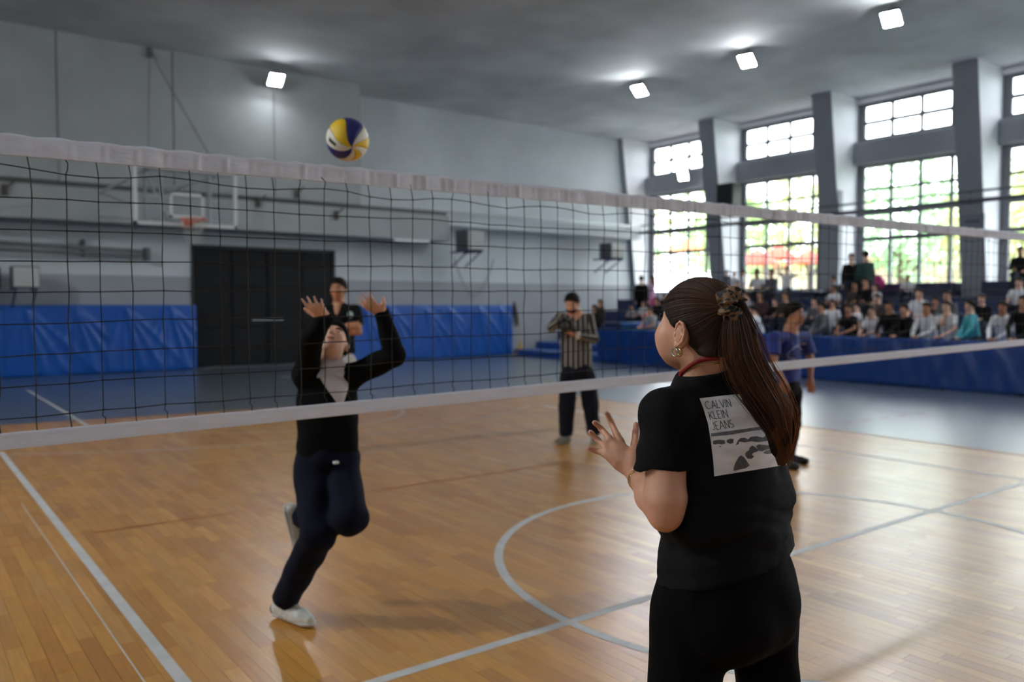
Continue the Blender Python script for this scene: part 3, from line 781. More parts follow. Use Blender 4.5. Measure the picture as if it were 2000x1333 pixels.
for i in range(3):
    row = []
    for j in range(6):
        th = math.radians(44 + 28*j/5); an = math.radians(176 + 6*i + 18-36*math.sin(th))
        row.append((math.sin(th)*(math.cos(an)*ax + math.sin(an)*ay) + math.cos(th)*pole)*(BR+0.0006))
    P.append(row)
mk.grid(P); mk.build('print_mark', mat('ball_print', srgb(50, 60, 40), 0.6), ball)

# ================================================================== OUTSIDE THE WINDOWS
gr = MB().box((22.6, -30, -0.3), (75, 60, -0.05)); tag(gr.build('ground_outside', mat('ground_pale', srgb(120, 124, 104), 0.9, noise=0.1, nscale=0.4)), kind='structure')
def tree(x, y, h, r, label, col, seed):
    rt = random.Random(seed); t = top('tree', (x, y, -0.05), label, 'tree', 'trees outside the windows', rt.random()*6)
    s = MB(); s.tube([(0, 0, 0), (0.1, 0.05, h*0.3), (0, 0.1, h*0.55)], [0.2, 0.15, 0.08], 7)
    for k in range(5): a = k*1.3; s.tube([(0.03, 0.05, h*(0.3+0.05*k)), (r*0.5*math.cos(a), r*0.5*math.sin(a), h*(0.5+0.06*k))], [0.08, 0.03], 5)
    s.build('trunk', mat('bark', srgb(96, 82, 66), 0.9), t)
    c = MB(); n = 900
    for k in range(n):
        d = Vector((rt.gauss(0, 1), rt.gauss(0, 1), rt.gauss(0, 1))).normalized(); rad = r*(0.55+0.45*rt.random())*(1+0.25*math.sin(d.x*5+seed)*math.cos(d.y*4))
        p = Vector((d.x*rad, d.y*rad, h*0.66 + d.z*rad*0.95)); q = Vector((rt.gauss(0, 1), rt.gauss(0, 1), rt.gauss(0, 1))).normalized(); w_ = q.orthogonal().normalized(); L = 0.2+0.16*rt.random()
        c.add([p-q*L, p+w_*L*0.45, p+q*L, p-w_*L*0.45], [(0, 1, 2, 3)])
    o = c.build('foliage', mat('leaf_%d' % (col % 3), [srgb(186, 214, 150), srgb(170, 206, 160), srgb(214, 222, 160)][col % 3], 0.6), t); 
    return t
trs = [(32, 25.5, 7.5, 2.4), (35, 18.5, 8, 2.8), (31, 12.5, 6.5, 2.2), (33, 6.5, 8.5, 2.7), (31, 32, 7, 2.4), (40, 26, 9, 3.0), (42, 12, 9, 3.2), (33, -1, 7.5, 2.6), (38, 38, 8.5, 3.0), (45, 19.5, 9, 3.0)]
tl = ['green tree outside behind the far window', 'tree outside between the second and third windows', 'low light green tree outside the third window', 'tree outside at the right window edge', 'tree outside seen through the farthest window', 'tall tree beyond the second window', 'tall tree beyond the third window', 'tree outside the right frame edge', 'distant tree beyond the corner column', 'most distant tree straight out from the windows']
for i, (x, y, h, r) in enumerate(trs): tree(x, y, h, r, tl[i], i, i+5)
# red stall awnings seen as red patches through the second window
for i, (px_, py_, l) in enumerate(((1478, 500, 'left one of the red parasols outside the second window'), (1520, 492, 'middle red parasol outside the second window'), (1578, 500, 'right red parasol outside the second window'), (1342, 478, 'orange parasol outside the farthest window'))):
    q = onx(px_, py_, (25.0, 27.2, 29.4, 26.5)[i]); t = top('parasol', (q[0], q[1], -0.05), l, 'parasol', 'parasols outside')
    s = MB(); s.tube([(0, 0, 0), (0, 0, q[2]+0.3)], 0.03, 6); s.build('pole', M_DARK, t)
    c = MB(); c.grid([[(0.85*math.cos(a), 0.85*math.sin(a), q[2]-0.25), (0.45*math.cos(a), 0.45*math.sin(a), q[2]+0.05), (0.01*math.cos(a), 0.01*math.sin(a), q[2]+0.3)] for a in np.linspace(0, 2*math.pi, 9)])
    c.build('canopy', mat('parasol_red', srgb(226, 70, 44), 0.7) if i < 3 else mat('parasol_orange', srgb(226, 140, 70), 0.7), t)
bl = top('outbuilding', (52, 24, -0.05), 'pale low building far outside behind the trees', 'building')
box('wall', (-3, -16, 0), (3, 14, 4.2), mat('far_wall', srgb(168, 156, 130), 0.9), bl); box('roof', (-3.5, -16.5, 4.2), (3.5, 14.5, 4.6), mat('far_roof', srgb(170, 90, 66), 0.8), bl)
for k in range(6): box('window', (-3.05, -14+k*4.6, 1.2), (-2.98, -12.2+k*4.6, 2.8), mat('far_glass', srgb(120, 140, 150), 0.2), bl)
# ================================================================== FIGURES: signed distance fields meshed by surface nets
class SDF:
    def __init__(s, lo, hi, h):
        s.h = h; s.lo = np.array(lo, float); n = np.ceil((np.array(hi, float)-s.lo)/h).astype(int)+1
        s.n = n; s.V = np.full(n, 1.0, np.float32)
        s.ax = [(s.lo[i] + np.arange(n[i])*h).astype(np.float32) for i in range(3)]
    def region(s, lo, hi, m):
        a = np.maximum(np.floor((lo-m-s.lo)/s.h).astype(int), 0); b = np.minimum(np.ceil((hi+m-s.lo)/s.h).astype(int)+1, s.n)
        if np.any(b <= a): return None
        sl = tuple(slice(a[i], b[i]) for i in range(3))
        g = (s.ax[0][sl[0]][:, None, None], s.ax[1][sl[1]][None, :, None], s.ax[2][sl[2]][None, None, :])
        return sl, g
    def put(s, sl, d, k, op='u'):
        v = s.V[sl]
        if op == 'u':
            if k > 0: hh = np.clip(0.5+0.5*(v-d)/k, 0, 1); r = v+(d-v)*hh-k*hh*(1-hh)
            else: r = np.minimum(v, d)
        elif op == 's':
            if k > 0: hh = np.clip(0.5-0.5*(v+d)/k, 0, 1); r = v+(-d-v)*hh+k*hh*(1-hh)
            else: r = np.maximum(v, -d)
        s.V[sl] = r
    def cone(s, a, b, r1, r2, k=0.02, flat=None, op='u'):
        """tapered limb from a to b; flat=(normal, factor) squashes it along normal"""
        a = np.asarray(a, float); b = np.asarray(b, float); m = max(r1, r2)
        f = 1.0
        if flat is not None: f = flat[1]
        R = s.region(np.minimum(a, b)-m*max(1, f), np.maximum(a, b)+m*max(1, f), k+2.5*s.h)
        if R is None: return
        sl, g = R; p = [g[i]-a[i] for i in range(3)]; ab = b-a; L2 = float(ab @ ab) or 1e-9
        if flat is not None:
            n = np.asarray(flat[0], float); n = n/np.linalg.norm(n); dn = p[0]*n[0]+p[1]*n[1]+p[2]*n[2]
            t = np.clip((p[0]*ab[0]+p[1]*ab[1]+p[2]*ab[2])/L2, 0, 1)
            q = [p[i]-t*ab[i] for i in range(3)]
            qn = q[0]*n[0]+q[1]*n[1]+q[2]*n[2]
            q = [q[i]+(1/f-1)*qn*n[i] for i in range(3)]
            rr = r1+(r2-r1)*t; l = np.sqrt(q[0]**2+q[1]**2+q[2]**2)
            l2 = np.sqrt((q[0]-(1/f-1/f/f)*qn*n[0])**2+(q[1]-(1/f-1/f/f)*qn*n[1])**2+(q[2]-(1/f-1/f/f)*qn*n[2])**2)+1e-6
            d = (l-rr)*np.clip(l/l2, min(f, 1/f) if f < 1 else 1, 1 if f < 1 else f)
            if f < 1: d = (l-rr)*max(f, 0.5)
        else:
            t = np.clip((p[0]*ab[0]+p[1]*ab[1]+p[2]*ab[2])/L2, 0, 1)
            d = np.sqrt((p[0]-t*ab[0])**2+(p[1]-t*ab[1])**2+(p[2]-t*ab[2])**2)-(r1+(r2-r1)*t)
        s.put(sl, d.astype(np.float32), k, op)
    def ell(s, c, r, R=None, k=0.02, op='u'):
        """ellipsoid with semi-axes r along the columns of R"""
        c = np.asarray(c, float); r = np.asarray(r, float); R = np.eye(3) if R is None else np.asarray(R, float)
        ext = np.sqrt(((R*r)**2).sum(1)); Q = s.region(c-ext, c+ext, k+2.5*s.h)
        if Q is None: return
        sl, g = Q; p = [g[i]-c[i] for i in range(3)]
        u = [p[0]*R[0, j]+p[1]*R[1, j]+p[2]*R[2, j] for j in range(3)]
        k0 = np.sqrt(sum((u[j]/r[j])**2 for j in range(3)))+1e-6; k1 = np.sqrt(sum((u[j]/r[j]**2)**2 for j in range(3)))+1e-6
        s.put(sl, (k0*(k0-1)/k1).astype(np.float32), k, op)
    def plane(s, p, n, k=0.0, near=None):
        """cut away the side n points to (optionally only within near=(centre, radius))"""
        n = np.asarray(n, float); n = n/np.linalg.norm(n); p = np.asarray(p, float)
        if near is None: sl = (slice(None),)*3; g = (s.ax[0][:, None, None], s.ax[1][None, :, None], s.ax[2][None, None, :])
        else:
            Q = s.region(np.asarray(near[0])-near[1], np.asarray(near[0])+near[1], 0)
            if Q is None: return
            sl, g = Q
        d = -((g[0]-p[0])*n[0]+(g[1]-p[1])*n[1]+(g[2]-p[2])*n[2])
        if near is not None:
            c = near[0]; rr = np.sqrt((g[0]-c[0])**2+(g[1]-c[1])**2+(g[2]-c[2])**2)-near[1]; d = np.maximum(d, rr)
        s.put(sl, d.astype(np.float32)+0*s.V[sl], k, 's')
    def ripple(s, amp, wl, seed=0, dirw=(1, 1, 1)):
        r_ = np.random.RandomState(seed); g = (s.ax[0][:, None, None], s.ax[1][None, :, None], s.ax[2][None, None, :]); d = 0
        for q in range(5):
            v = r_.randn(3)*np.array(dirw); v = v/np.linalg.norm(v)*2*math.pi/(wl*r_.uniform(0.6, 1.7)); w2 = r_.randn(3); w2 = w2/np.linalg.norm(w2)*2*math.pi/(wl*2.5)
            d = d + np.sin(g[0]*v[0]+g[1]*v[1]+g[2]*v[2]+r_.rand()*6+1.5*np.sin(g[0]*w2[0]+g[1]*w2[1]+g[2]*w2[2]))
        s.V += (amp*d/5*1.6).astype(np.float32)
    def verts(s):
        V = s.V; h = s.h; ins = V < 0; n = s.n
        cs = tuple(n-1); cnt = np.zeros(cs, np.float32); acc = [np.zeros(cs, np.float32) for _ in range(3)]
        Q = []
        for a in range(3):
            i0 = [slice(None)]*3; i1 = [slice(None)]*3; i0[a] = slice(0, -1); i1[a] = slice(1, None)
            cr = ins[tuple(i0)] != ins[tuple(i1)]; idx = np.argwhere(cr)
            if len(idx) == 0: continue
            v0 = V[tuple(i0)][cr]; v1 = V[tuple(i1)][cr]; t = v0/(v0-v1)
            pos = idx.astype(np.float32); pos[:, a] += t
            b, c = (a+1) % 3, (a+2) % 3
            cells = []; ok = (idx[:, b] > 0) & (idx[:, c] > 0) & (idx[:, b] < n[b]-1) & (idx[:, c] < n[c]-1)
            idx = idx[ok]; pos = pos[ok]; v0 = v0[ok]
            for db, dc in ((0, 0), (1, 0), (1, 1), (0, 1)):
                ce = idx.copy(); ce[:, b] -= 1-db; ce[:, c] -= 1-dc
                tt = (ce[:, 0], ce[:, 1], ce[:, 2])
                flatid = np.ravel_multi_index(tt, cs); cells.append(flatid)
                np.add.at(cnt.ravel(), flatid, 1)
                for q in range(3): np.add.at(acc[q].ravel(), flatid, pos[:, q])
            q4 = np.stack(cells, 1); flip = v0 < 0
            q4[~flip] = q4[~flip][:, ::-1]
            Q.append(q4)
        m = cnt.ravel() > 0; ids = np.cumsum(m)-1
        P = np.stack([acc[q].ravel()[m]/cnt.ravel()[m] for q in range(3)], 1)*h + s.lo
        F = ids[np.concatenate(Q)] if Q else np.zeros((0, 4), int)
        return P, F
    def mesh(s, name, m, parent, off=(0, 0, 0), smooth_it=1, small=0, uvw=None):
        P, F = s.verts()
        if len(P) == 0: return None
        for _ in range(smooth_it):      # one light relax evens out the net
            A = np.zeros_like(P); c = np.zeros(len(P))
            for a, b in ((0, 1), (1, 2), (2, 3), (3, 0)):
                np.add.at(A, F[:, a], P[F[:, b]]); np.add.at(c, F[:, a], 1); np.add.at(A, F[:, b], P[F[:, a]]); np.add.at(c, F[:, b], 1)
            P = P*0.45 + 0.55*A/np.maximum(c, 1)[:, None]
        me = bpy.data.meshes.new(name); n = len(P); me.vertices.add(n); me.vertices.foreach_set('co', (P-np.asarray(off)).astype(np.float32).ravel())
        f = len(F); me.loops.add(4*f); me.polygons.add(f); me.loops.foreach_set('vertex_index', F.astype(np.int32).ravel())
        me.polygons.foreach_set('loop_start', np.arange(0, 4*f, 4, dtype=np.int32)); me.polygons.foreach_set('loop_total', np.full(f, 4, np.int32))
        me.polygons.foreach_set('use_smooth', np.ones(f, bool)); me.update(calc_edges=True); me.validate()
        if uvw is not None:
            a = me.attributes.new('stripe', 'FLOAT', 'POINT'); a.data.foreach_set('value', uvw(P).astype(np.float32))
        me.materials.append(m); o = bpy.data.objects.new(name, me); COL.objects.link(o); o.parent = parent
        o['_n'] = n; del o['_n']
        return o

def unit(v): v = np.asarray(v, float); return v/(np.linalg.norm(v)+1e-12)
def frame(fwd, up):
    """columns: right, forward, up"""
    f = unit(fwd); r = unit(np.cross(f, up)); u = np.cross(r, f); return np.stack([r, f, u], 1)

SKIN = {}
def skin(name, c): return mat('skin_'+name, c, 0.5, noise=0.05, nscale=30, sss=0.12)
S_LIGHT = skin('light', srgb(226, 176, 150)); S_MID = skin('mid', srgb(206, 150, 118)); S_TAN = skin('tan', srgb(180, 124, 92)); S_HERO = skin('warm', srgb(216, 160, 130))
M_HAIR = mat('hair_black', srgb(19, 16, 15), 0.75, spec=0.2, noise=0.3, nscale=40, stretch=(1, 1, 0.2))
M_HAIRB = mat('hair_brown', srgb(52, 36, 26), 0.7, spec=0.3, noise=0.3, nscale=40)
M_EYE = mat('eye_white', srgb(225, 222, 216), 0.3); M_IRIS = mat('eye_dark', srgb(30, 22, 18), 0.2); M_LIP = mat('lips', srgb(176, 100, 90), 0.5)

def head_body(S, c, R, s, js=1.0):
    """skull, jaw, nose, ears in head frame R (right, forward, up); c = head centre, s = scale (1 = adult)"""
    L = lambda x, y, z: c + R @ (np.array([x, y, z])*s)
    kk = 0.016*s
    S.ell(L(0, -0.008, 0.028), np.array([0.073, 0.093, 0.086])*s, R, kk)
    S.ell(L(0, 0.022, -0.03*js), np.array([0.060, 0.066, 0.078*js])*s, R, kk)
    S.ell(L(0, 0.052, -0.078*js), np.array([0.034, 0.03, 0.028*js])*s, R, kk)
    for q in (-1, 1):
        S.ell(L(q*0.036, 0.062, -0.018), np.array([0.024, 0.02, 0.024])*s, R, kk)
        S.ell(L(q*0.033, 0.098, 0.012), np.array([0.017, 0.012, 0.011])*s, R, 0.006*s, 's')
        S.ell(L(q*0.076, -0.008, -0.008), np.array([0.010, 0.019, 0.031])*s, R, 0.006*s)
    S.cone(L(0, 0.084, 0.018), L(0, 0.106, -0.016), 0.007*s, 0.013*s, 0.008*s)
    for q in (-1, 1): S.ell(L(q*0.011, 0.094, -0.02), np.array([0.008, 0.009, 0.007])*s, R, 0.005*s)
    S.ell(L(0, 0.083, -0.048), np.array([0.024, 0.010, 0.012])*s, R, 0.008*s)
def face_bits(parent, c, R, s, off, open_eyes=True):
    Rm = Matrix(R.tolist()); L = lambda x, y, z: tuple(c + R @ (np.array([x, y, z])*s) - np.asarray(off))
    for q in (-1, 1):
        e = MB(); e.ball(L(q*0.031, 0.071, 0.011), (0.0125*s, 0.008*s, 0.0055*s), 8, 5, Rm); e.cur = 1; e.ball(L(q*0.031, 0.0762, 0.011), (0.0055*s, 0.0035*s, 0.0055*s), 8, 5, Rm)
        e.build('eye', [M_EYE, M_IRIS], parent, True)
        b = MB(); b.tube([L(q*0.016, 0.087, 0.029), L(q*0.032, 0.083, 0.034), L(q*0.047, 0.070, 0.029)], [0.0035*s, 0.004*s, 0.002*s], 5); b.build('eyebrow', M_HAIR, parent, True)
    m = MB(); m.ball(L(0, 0.089, -0.046), (0.021*s, 0.005*s, 0.0045*s), 8, 5, Rm); m.ball(L(0, 0.088, -0.053), (0.018*s, 0.005*s, 0.005*s), 8, 5, Rm); m.build('lips', M_LIP, parent, True)
def hair_sdf(c, R, s, style, h, k=0.012):
    S = SDF(c-0.26*s-(0.1 if 'long' in style else 0), c+0.22*s, h) if 'long' not in style else SDF(c-np.array([0.22, 0.22, 0.42])*s, c+0.2*s, h)
    L = lambda x, y, z: c + R @ (np.array([x, y, z])*s)
    t = 0.017 if style != 'bald' else 0.004
    S.ell(L(0, -0.010, 0.032), np.array([0.073+t*0.8, 0.093+t, 0.086+t])*s, R, 0)
    if style == 'full': S.ell(L(0, 0.02, 0.075), np.array([0.07, 0.07, 0.055])*s, R, 0.02*s); S.ripple(0.004*s, 0.05*s, 3)
    elif style == 'short': S.ell(L(0, 0.03, 0.078), np.array([0.058, 0.062, 0.042])*s, R, 0.02*s); S.ripple(0.0025*s, 0.04*s, 5)
    n = R @ unit([0, 0.62, -0.78]); S.plane(L(0, 0.018, 0.018), n, 0.012*s)
    if 'long' in style:
        S.cone(L(0, -0.07, 0.02), L(0, -0.10, -0.22), 0.075*s, 0.06*s, 0.03*s, flat=(R[:, 1], 0.6))
        for q in (-1, 1): S.cone(L(q*0.072, -0.03, 0.03), L(q*0.085, -0.03, -0.2), 0.03*s, 0.028*s, 0.02*s)
        S.ripple(0.003*s, 0.05*s, 8)
    return S

def hand(S, w, d, nrm, s, spread=0.12, curl=0.3, thumb_side=1, k=0.006, r=0.0085):
    """palm and five fingers from wrist w along d; nrm = direction out of the palm; thumb_side +1 = towards d x nrm"""
    d = unit(d); nrm = unit(nrm - d*(nrm @ d)); sd = np.cross(d, nrm)*thumb_side
    S.cone(w, w+d*0.03*s, 0.024*s, 0.03*s, k*2, flat=(nrm, 0.62))
    S.cone(w+d*0.035*s, w+d*0.078*s, 0.038*s, 0.041*s, k*2, flat=(nrm, 0.42))
    for i, (o, ln) in enumerate(((0.030, 0.072), (0.010, 0.08), (-0.010, 0.074), (-0.029, 0.058))):
        a = w+d*(0.086-(0.008 if i == 3 else 0))*s+sd*o*s
        fd = unit(d+sd*(o/0.03)*spread*1.0); c1 = unit(fd+nrm*curl*0.6); c2 = unit(fd+nrm*curl*1.9)
        b = a+c1*ln*0.5*s; e = b+c2*ln*0.5*s
        S.cone(a-d*0.01*s, b, r*1.08*s, r*s, k); S.cone(b, e, r*s, r*0.82*s, k*0.5)
    a = w+d*0.022*s+sd*0.026*s; td = unit(d*0.62+sd*0.72+nrm*0.28); b = a+td*0.045*s; e = b+unit(td+d*0.5+nrm*curl)*0.032*s
    S.cone(a, b, 0.0145*s, 0.0105*s, k*1.5); S.cone(b, e, 0.0105*s, 0.0085*s, k)

def person(name, J, spec, label, cat='person', group=None, h=0.012, hh=None):
    """J: world joints. keys: head, hf (face dir), hu (up), neck, chest, pelvis, sh/el/wr/hd(dir)/hn(palm normal) L,R; hip/kn/an/toe L,R"""
    s = spec.get('s', 1.0); off = np.array([J['pelvis'][0], J['pelvis'][1], spec.get('base', 0.0)])
    t = top(name, tuple(off), label, cat, group)
    pts = np.array([v for k, v in J.items() if k not in ('hf', 'hu', 'hdL', 'hdR', 'hnL', 'hnR', 'bf')]); lo = pts.min(0)-0.24*s; hi = pts.max(0)+0.24*s
    bf = unit(J['bf']); br = unit(np.cross(bf, UP)); HR = frame(J['hf'], J['hu'])
    fat = spec.get('fat', 1.0)
    S = SDF(lo, hi, h)
    head_body(S, J['head'], HR, s)
    nb = J['head'] + HR @ (np.array([0, -0.02, -0.06])*s)
    S.cone(J['neck'], nb, 0.056*s, 0.05*s, 0.02*s)
    S.cone(J['chest'], J['pelvis'], 0.145*s*fat, 0.135*s*fat, 0.05*s, flat=(bf, 0.68))
    S.cone(J['shL'], J['shR'], 0.055*s, 0.055*s, 0.04*s); S.cone(J['chest'], J['neck'], 0.09*s, 0.06*s, 0.05*s)
    for q in 'LR':
        S.cone(J['sh'+q], J['el'+q], 0.047*s*fat, 0.038*s, 0.02*s); S.cone(J['el'+q], J['wr'+q], 0.037*s*fat, 0.025*s, 0.012*s)
        if spec.get('fingers', True): hand(S, J['wr'+q], J['hd'+q], J['hn'+q], s*spec.get('hs', 1.0), thumb_side=spec.get('th'+q, 1 if q == 'L' else -1), spread=spec.get('spread', 0.15), curl=spec.get('curl', 0.35), r=max(0.0085, h*0.62/s))
        else: S.cone(J['wr'+q], J['wr'+q]+unit(J['hd'+q])*0.11*s, 0.026*s, 0.026*s, 0.01*s)
        S.cone(J['hip'+q], J['kn'+q], 0.078*s*fat, 0.052*s, 0.03*s); S.cone(J['kn'+q], J['an'+q], 0.052*s, 0.036*s, 0.02*s)
    bo = S.mesh('body', spec['skin'], t, off)
    if spec.get('face', True): face_bits(bo, J['head'], HR, s, off)
    hs = hair_sdf(J['head'], HR, s, spec.get('hair', 'short'), hh or h*0.8); hs.mesh('hair', spec.get('hairm', M_HAIR), t, off)
    # upper garment
    g = 0.014*s
    S = SDF(lo, hi, h)
    S.cone(J['chest'], J['pelvis'] + (J['pelvis']-J['chest'])*spec.get('hem', 0.12), (0.155*fat)*s+g*0.6, (0.155*fat)*s+g, 0.05*s, flat=(bf, 0.7))
    S.cone(J['shL'], J['shR'], 0.06*s+g*0.3, 0.06*s+g*0.3, 0.04*s); S.cone(J['chest'], J['neck'], 0.095*s, 0.062*s, 0.04*s)
    long_ = spec.get('sleeve', 'short') == 'long'
    for q in 'LR':
        e = J['el'+q]
        if long_:
            sv = spec.get('slv', 1.0); S.cone(J['sh'+q], e, 0.058*s*fat*sv, 0.05*s*fat*sv, 0.02*s); S.cone(e, J['wr'+q], 0.05*s*fat*sv, 0.036*s*sv, 0.015*s)
        else:
            m_ = J['sh'+q]*0.3+e*0.7; S.cone(J['sh'+q], m_+(e-m_)*0.15, 0.062*s*fat, 0.07*s*fat, 0.02*s); S.plane(m_, e-J['sh'+q], 0, near=(m_+unit(e-J['sh'+q])*0.06*s, 0.1*s))
    if spec.get('neckcut', True): S.ell(J['neck']+UP*0.055*s+bf*0.015*s, np.array([0.066, 0.060, 0.04])*s, None, 0.01, 's')
    zc = spec.get('hemz'); 
    if zc is not None: S.plane((0, 0, zc), (0, 0, -1), 0.004)
    S.ripple(0.006*s, 0.14*s, int(abs(off[0]*100)) % 1000, (1, 1, 0.5))
    o = S.mesh(spec.get('topname', 'shirt'), spec['top'], t, off, uvw=spec.get('uvw'))
    # trousers
    S = SDF(lo, hi, h)
    S.ell(J['pelvis'], np.array([0.168, 0.122, 0.13])*s*fat, np.stack([br, bf, UP], 1), 0.02)
    for q in 'LR':
        kw = spec.get('leg', 0.066)
        S.cone(J['hip'+q], J['kn'+q], 0.092*s*fat, (kw+0.008)*s, 0.035*s); S.cone(J['kn'+q], J['an'+q], (kw+0.004)*s, kw*0.86*s, 0.02*s)
        if spec.get('shorts'): S.plane(J['kn'+q]*0.8+J['hip'+q]*0.2, J['kn'+q]-J['hip'+q], 0, near=(J['an'+q], np.linalg.norm(J['an'+q]-J['kn'+q])*1.25))
        elif np.linalg.norm(J['kn'+q]-J['an'+q]) > 0.2: S.plane(J['an'+q], J['an'+q]-J['kn'+q], 0, near=(J['an'+q]+unit(J['an'+q]-J['kn'+q])*0.08*s, 0.12*s))
    S.ripple(0.005*s, 0.13*s, 17, (1, 1, 0.4))
    S.mesh('trousers', spec['bottom'], t, off)
    for q in 'LR':
        a = J['an'+q]; tt = J['toe'+q]
        dd = unit(tt-a-UP*((tt-a) @ UP)) if np.linalg.norm((tt-a)[:2]) > 0.02 else bf
        sole = spec.get('soledir', {}).get(q)
        fu = UP if sole is None else unit(sole)
        fd = unit(tt-(a-fu*0.06*s))
        k_ = spec.get('shs', 1.0)
        b = SDF(np.minimum(a, tt)-0.2*s, np.maximum(a, tt)+0.2*s, max(h*0.8, 0.006))
        heel = a-fu*0.052*s-fd*0.045*s*k_; ball_ = a-fu*0.058*s+fd*0.115*s*k_
        b.cone(heel, ball_, 0.036*s*k_, 0.041*s*k_, 0.02); b.cone(ball_, ball_+fd*0.05*s*k_-fu*0.003, 0.040*s*k_, 0.031*s, 0.01); b.cone(a-fu*0.01*s, a-fu*0.045*s+fd*0.06*s, 0.046*s, 0.036*s, 0.02); b.cone(a+fu*0.012*s-fd*0.02*s, a-fu*0.03*s-fd*0.03*s, 0.036*s, 0.036*s, 0.01)
        b.plane(a-fu*0.088*s, -fu, 0.0)
        so = b.mesh('shoe', spec.get('shoe', M_BLK), t, off)
        b2 = SDF(np.minimum(a, tt)-0.16*s, np.maximum(a, tt)+0.16*s, max(h*0.8, 0.006))
        b2.cone(heel, ball_+fd*0.04*s*k_, 0.041*s*k_, 0.043*s*k_, 0.0); b2.plane(a-fu*0.088*s, -fu, 0.0); b2.plane(a-fu*0.07*s, fu, 0.0)
        b2.mesh('sole', spec.get('sole', mat('sole_white', srgb(190, 188, 182), 0.6)), so, off, smooth_it=0)
    return t, off, HR
# ================================================================== THE WOMAN IN FRONT
def bvh_of(objs, off):
    vs = []; fs = []
    for o in objs:
        n = len(vs); me = o.data
        co = np.empty(len(me.vertices)*3, np.float32); me.vertices.foreach_get('co', co); co = co.reshape(-1, 3)+np.asarray(off)
        vs += [Vector(c) for c in co.tolist()]; fs += [[i+n for i in p.vertices] for p in me.polygons]
    return BVHTree.FromPolygons(vs, fs)
def cast(bv, x, y, lift):
    d = ray(x, y); d = d/np.linalg.norm(d); hit = bv.ray_cast(Vector(CC), Vector(d))
    if hit[0] is None: return None
    nn = hit[1]
    if nn.dot(Vector(d)) > 0: nn = -nn
    return Vector(hit[0]) + nn*lift

